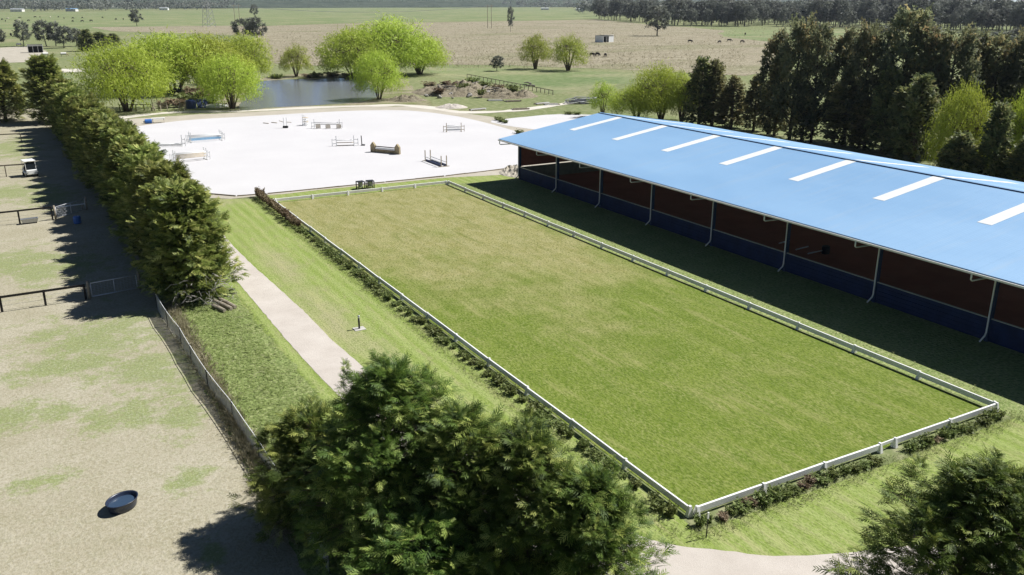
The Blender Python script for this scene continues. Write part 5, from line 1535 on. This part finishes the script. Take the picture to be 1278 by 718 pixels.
def pole_pair(u, v, lab, h=17):
    b = G(u, v); root = empty('power_pole', (b[0], b[1], 0), R(20)); tag(root, lab, 'power pole')
    for s in (-1, 1): MB().tube([(s * 2.2, 0, 0), (s * 2.2, 0, h)], [.24, .17], 7).build('pole', M['timber'], root)
    MB().bar((-4.5, 0, h - 1.2), (4.5, 0, h - 1.2), .25, .3).build('cross_arm', M['timber'], root)
    return b
q1 = pole_pair(297, 34, 'pale twin power poles beside the dark gum pair', 18)
q2 = pole_pair(611, 35.5, 'pale twin power poles in the tussock meadow', 18)
q3 = pole_pair(728, 17, 'pale twin power poles at the woodland edge', 18)
for off in (-4, 0, 4):
    def span(a, b, za, zb, sag=5):
        return [(a[0] + (b[0] - a[0]) * s + off * .4, a[1] + (b[1] - a[1]) * s + off, za + (zb - za) * s - sag * 4 * s * (1 - s)) for s in np.linspace(0, 1, 11)]
    tag(MB().tube(span(q1, q2, 17, 17), .05, 4, False).build('power_line', M['steel']), 'thin power line strung between the twin poles over the meadow', 'power line', 'power lines over the meadow')
    tag(MB().tube(span((pb[0] - 500, pb[1] + 160), pb, 30, 30, 8), .06, 4, False).build('power_line', M['steel']), 'thin power line running past the pylon before the skyline trees', 'power line', 'power lines at the pylon')

# farm fence of small posts across the back meadow
pts = [G(u, v) for u, v in zip(np.linspace(583, 690, 22), np.linspace(97.5, 119, 22))]
post_rail('farm_fence', 'line of small grey posts and wire across the back meadow', pts, 1.1, m='timber', pw=.14)

# ------------------------------------------------------------------ ground cover
def tufts(name, label, n, inside, size, m, seed, T=TUFT, z=.02, lean=.6, tm=.45, flat=False):
    g = np.random.default_rng(seed); P = []
    while len(P) < n:
        p = inside(g)
        if p is not None: P.append((p[0], p[1], z))
    P = np.array(P); k = len(P)
    D = g.normal(0, lean, (k, 3)); D[:, 2] = g.uniform(.45, 1.2, k); N = g.normal(0, 1, (k, 3)); N[:, 2] *= .3
    if flat:
        D[:, 2] = g.uniform(.05, .35, k) * lean; N = g.normal(0, .25, (k, 3)); N[:, 2] = 1
    cl = np.array([mnoise.noise(Vector((p[0] * .8, p[1] * .8, seed))) for p in P])
    C = np.clip(g.normal(tm, .16, k) + .25 * cl, 0, 1)
    S = g.uniform(*size, k) * (1 + .45 * cl)
    o = link(name, leaves(name, T, P, D, N, S, C), m); tag(o, label, 'grass', kind='stuff')
def verge_in(g):
    x, y = g.uniform(-14.9, -9.9), g.uniform(10, 40)
    if x > -10.9 and g.random() < .55: return None
    return (x, y)
tufts('long_grass', 'rough long grass on the verge between cloth fence and driveway', 28000, verge_in, (.12, .34), M['grass'], 41, BLADES, lean=2.0, tm=.5, flat=True)
tufts('dry_grass', 'bleached dry grass along the cloth fence', 5000, lambda g: (g.normal(-14.6, .28), g.uniform(6, 38)), (.15, .42), M['dry_grass'], 42, BLADES)
def rim_in(g):
    q = g.random()
    if q < .55: return (g.normal(-1.35, .25), g.uniform(-1, 70))
    if q < .8: return (g.uniform(-1, 21), g.normal(-1.25, .3))
    return (g.uniform(20.35, 22), g.uniform(0, 66))
tufts('grass_edging', 'longer pale grass along the shrub rows and rails', 14000, rim_in, (.06, .17), M['grass'], 43, BLADES, tm=.66)
def pad_in(g):
    u, v = g.uniform(-30, 330), g.uniform(380, 760)
    p = G(u, v)
    return p if p[0] < -15.2 else None
def lawn_in(g):
    x, y = g.uniform(.1, 19.9), 66 * g.random() ** 1.7
    return (x, y)
def strip_in(g):
    x, y = g.uniform(-9.8, 26), 60 * g.random() ** 1.6 - 12
    if y > -1.2 and x > -1.2: return None
    if -10 < x < -6.2 and y > 0: return None
    if y < 8 and x < -2.4 and x > -9.5: return None
    if y < -1.5 and y < 1.3 - 1.35 * (x + 2) * .55 - 2.2 and x < 6: return None
    return (x, y)
# meadow tussocks
def mead_in(g):
    u, v = g.uniform(330, 1000), 28 + 58 * g.random() ** 1.2
    if v > 60 and u > 930: return None
    return G(u, v)
tufts('meadow_tussocks', 'rough tan tussocks over the meadow beyond the pond', 8000, mead_in, (.4, 1.1), M['dry_grass'], 47, BLADES, z=.0, tm=.22)

# ------------------------------------------------------------------ thin dry haze over the plain
t = NT('haze_air')
pv = t.n('ShaderNodeVolumePrincipled')
pv.inputs['Color'].default_value = (0.80, 0.88, 1.0, 1)
pv.inputs['Density'].default_value = HAZE
pv.inputs['Anisotropy'].default_value = 0.3
t.l(pv.outputs[0], t.out.inputs['Volume'])
hz = MB().box(-6050, -450, -3.0, 7050, 9050, 135.0).build('haze', t.m)
tag(hz, kind='stuff')
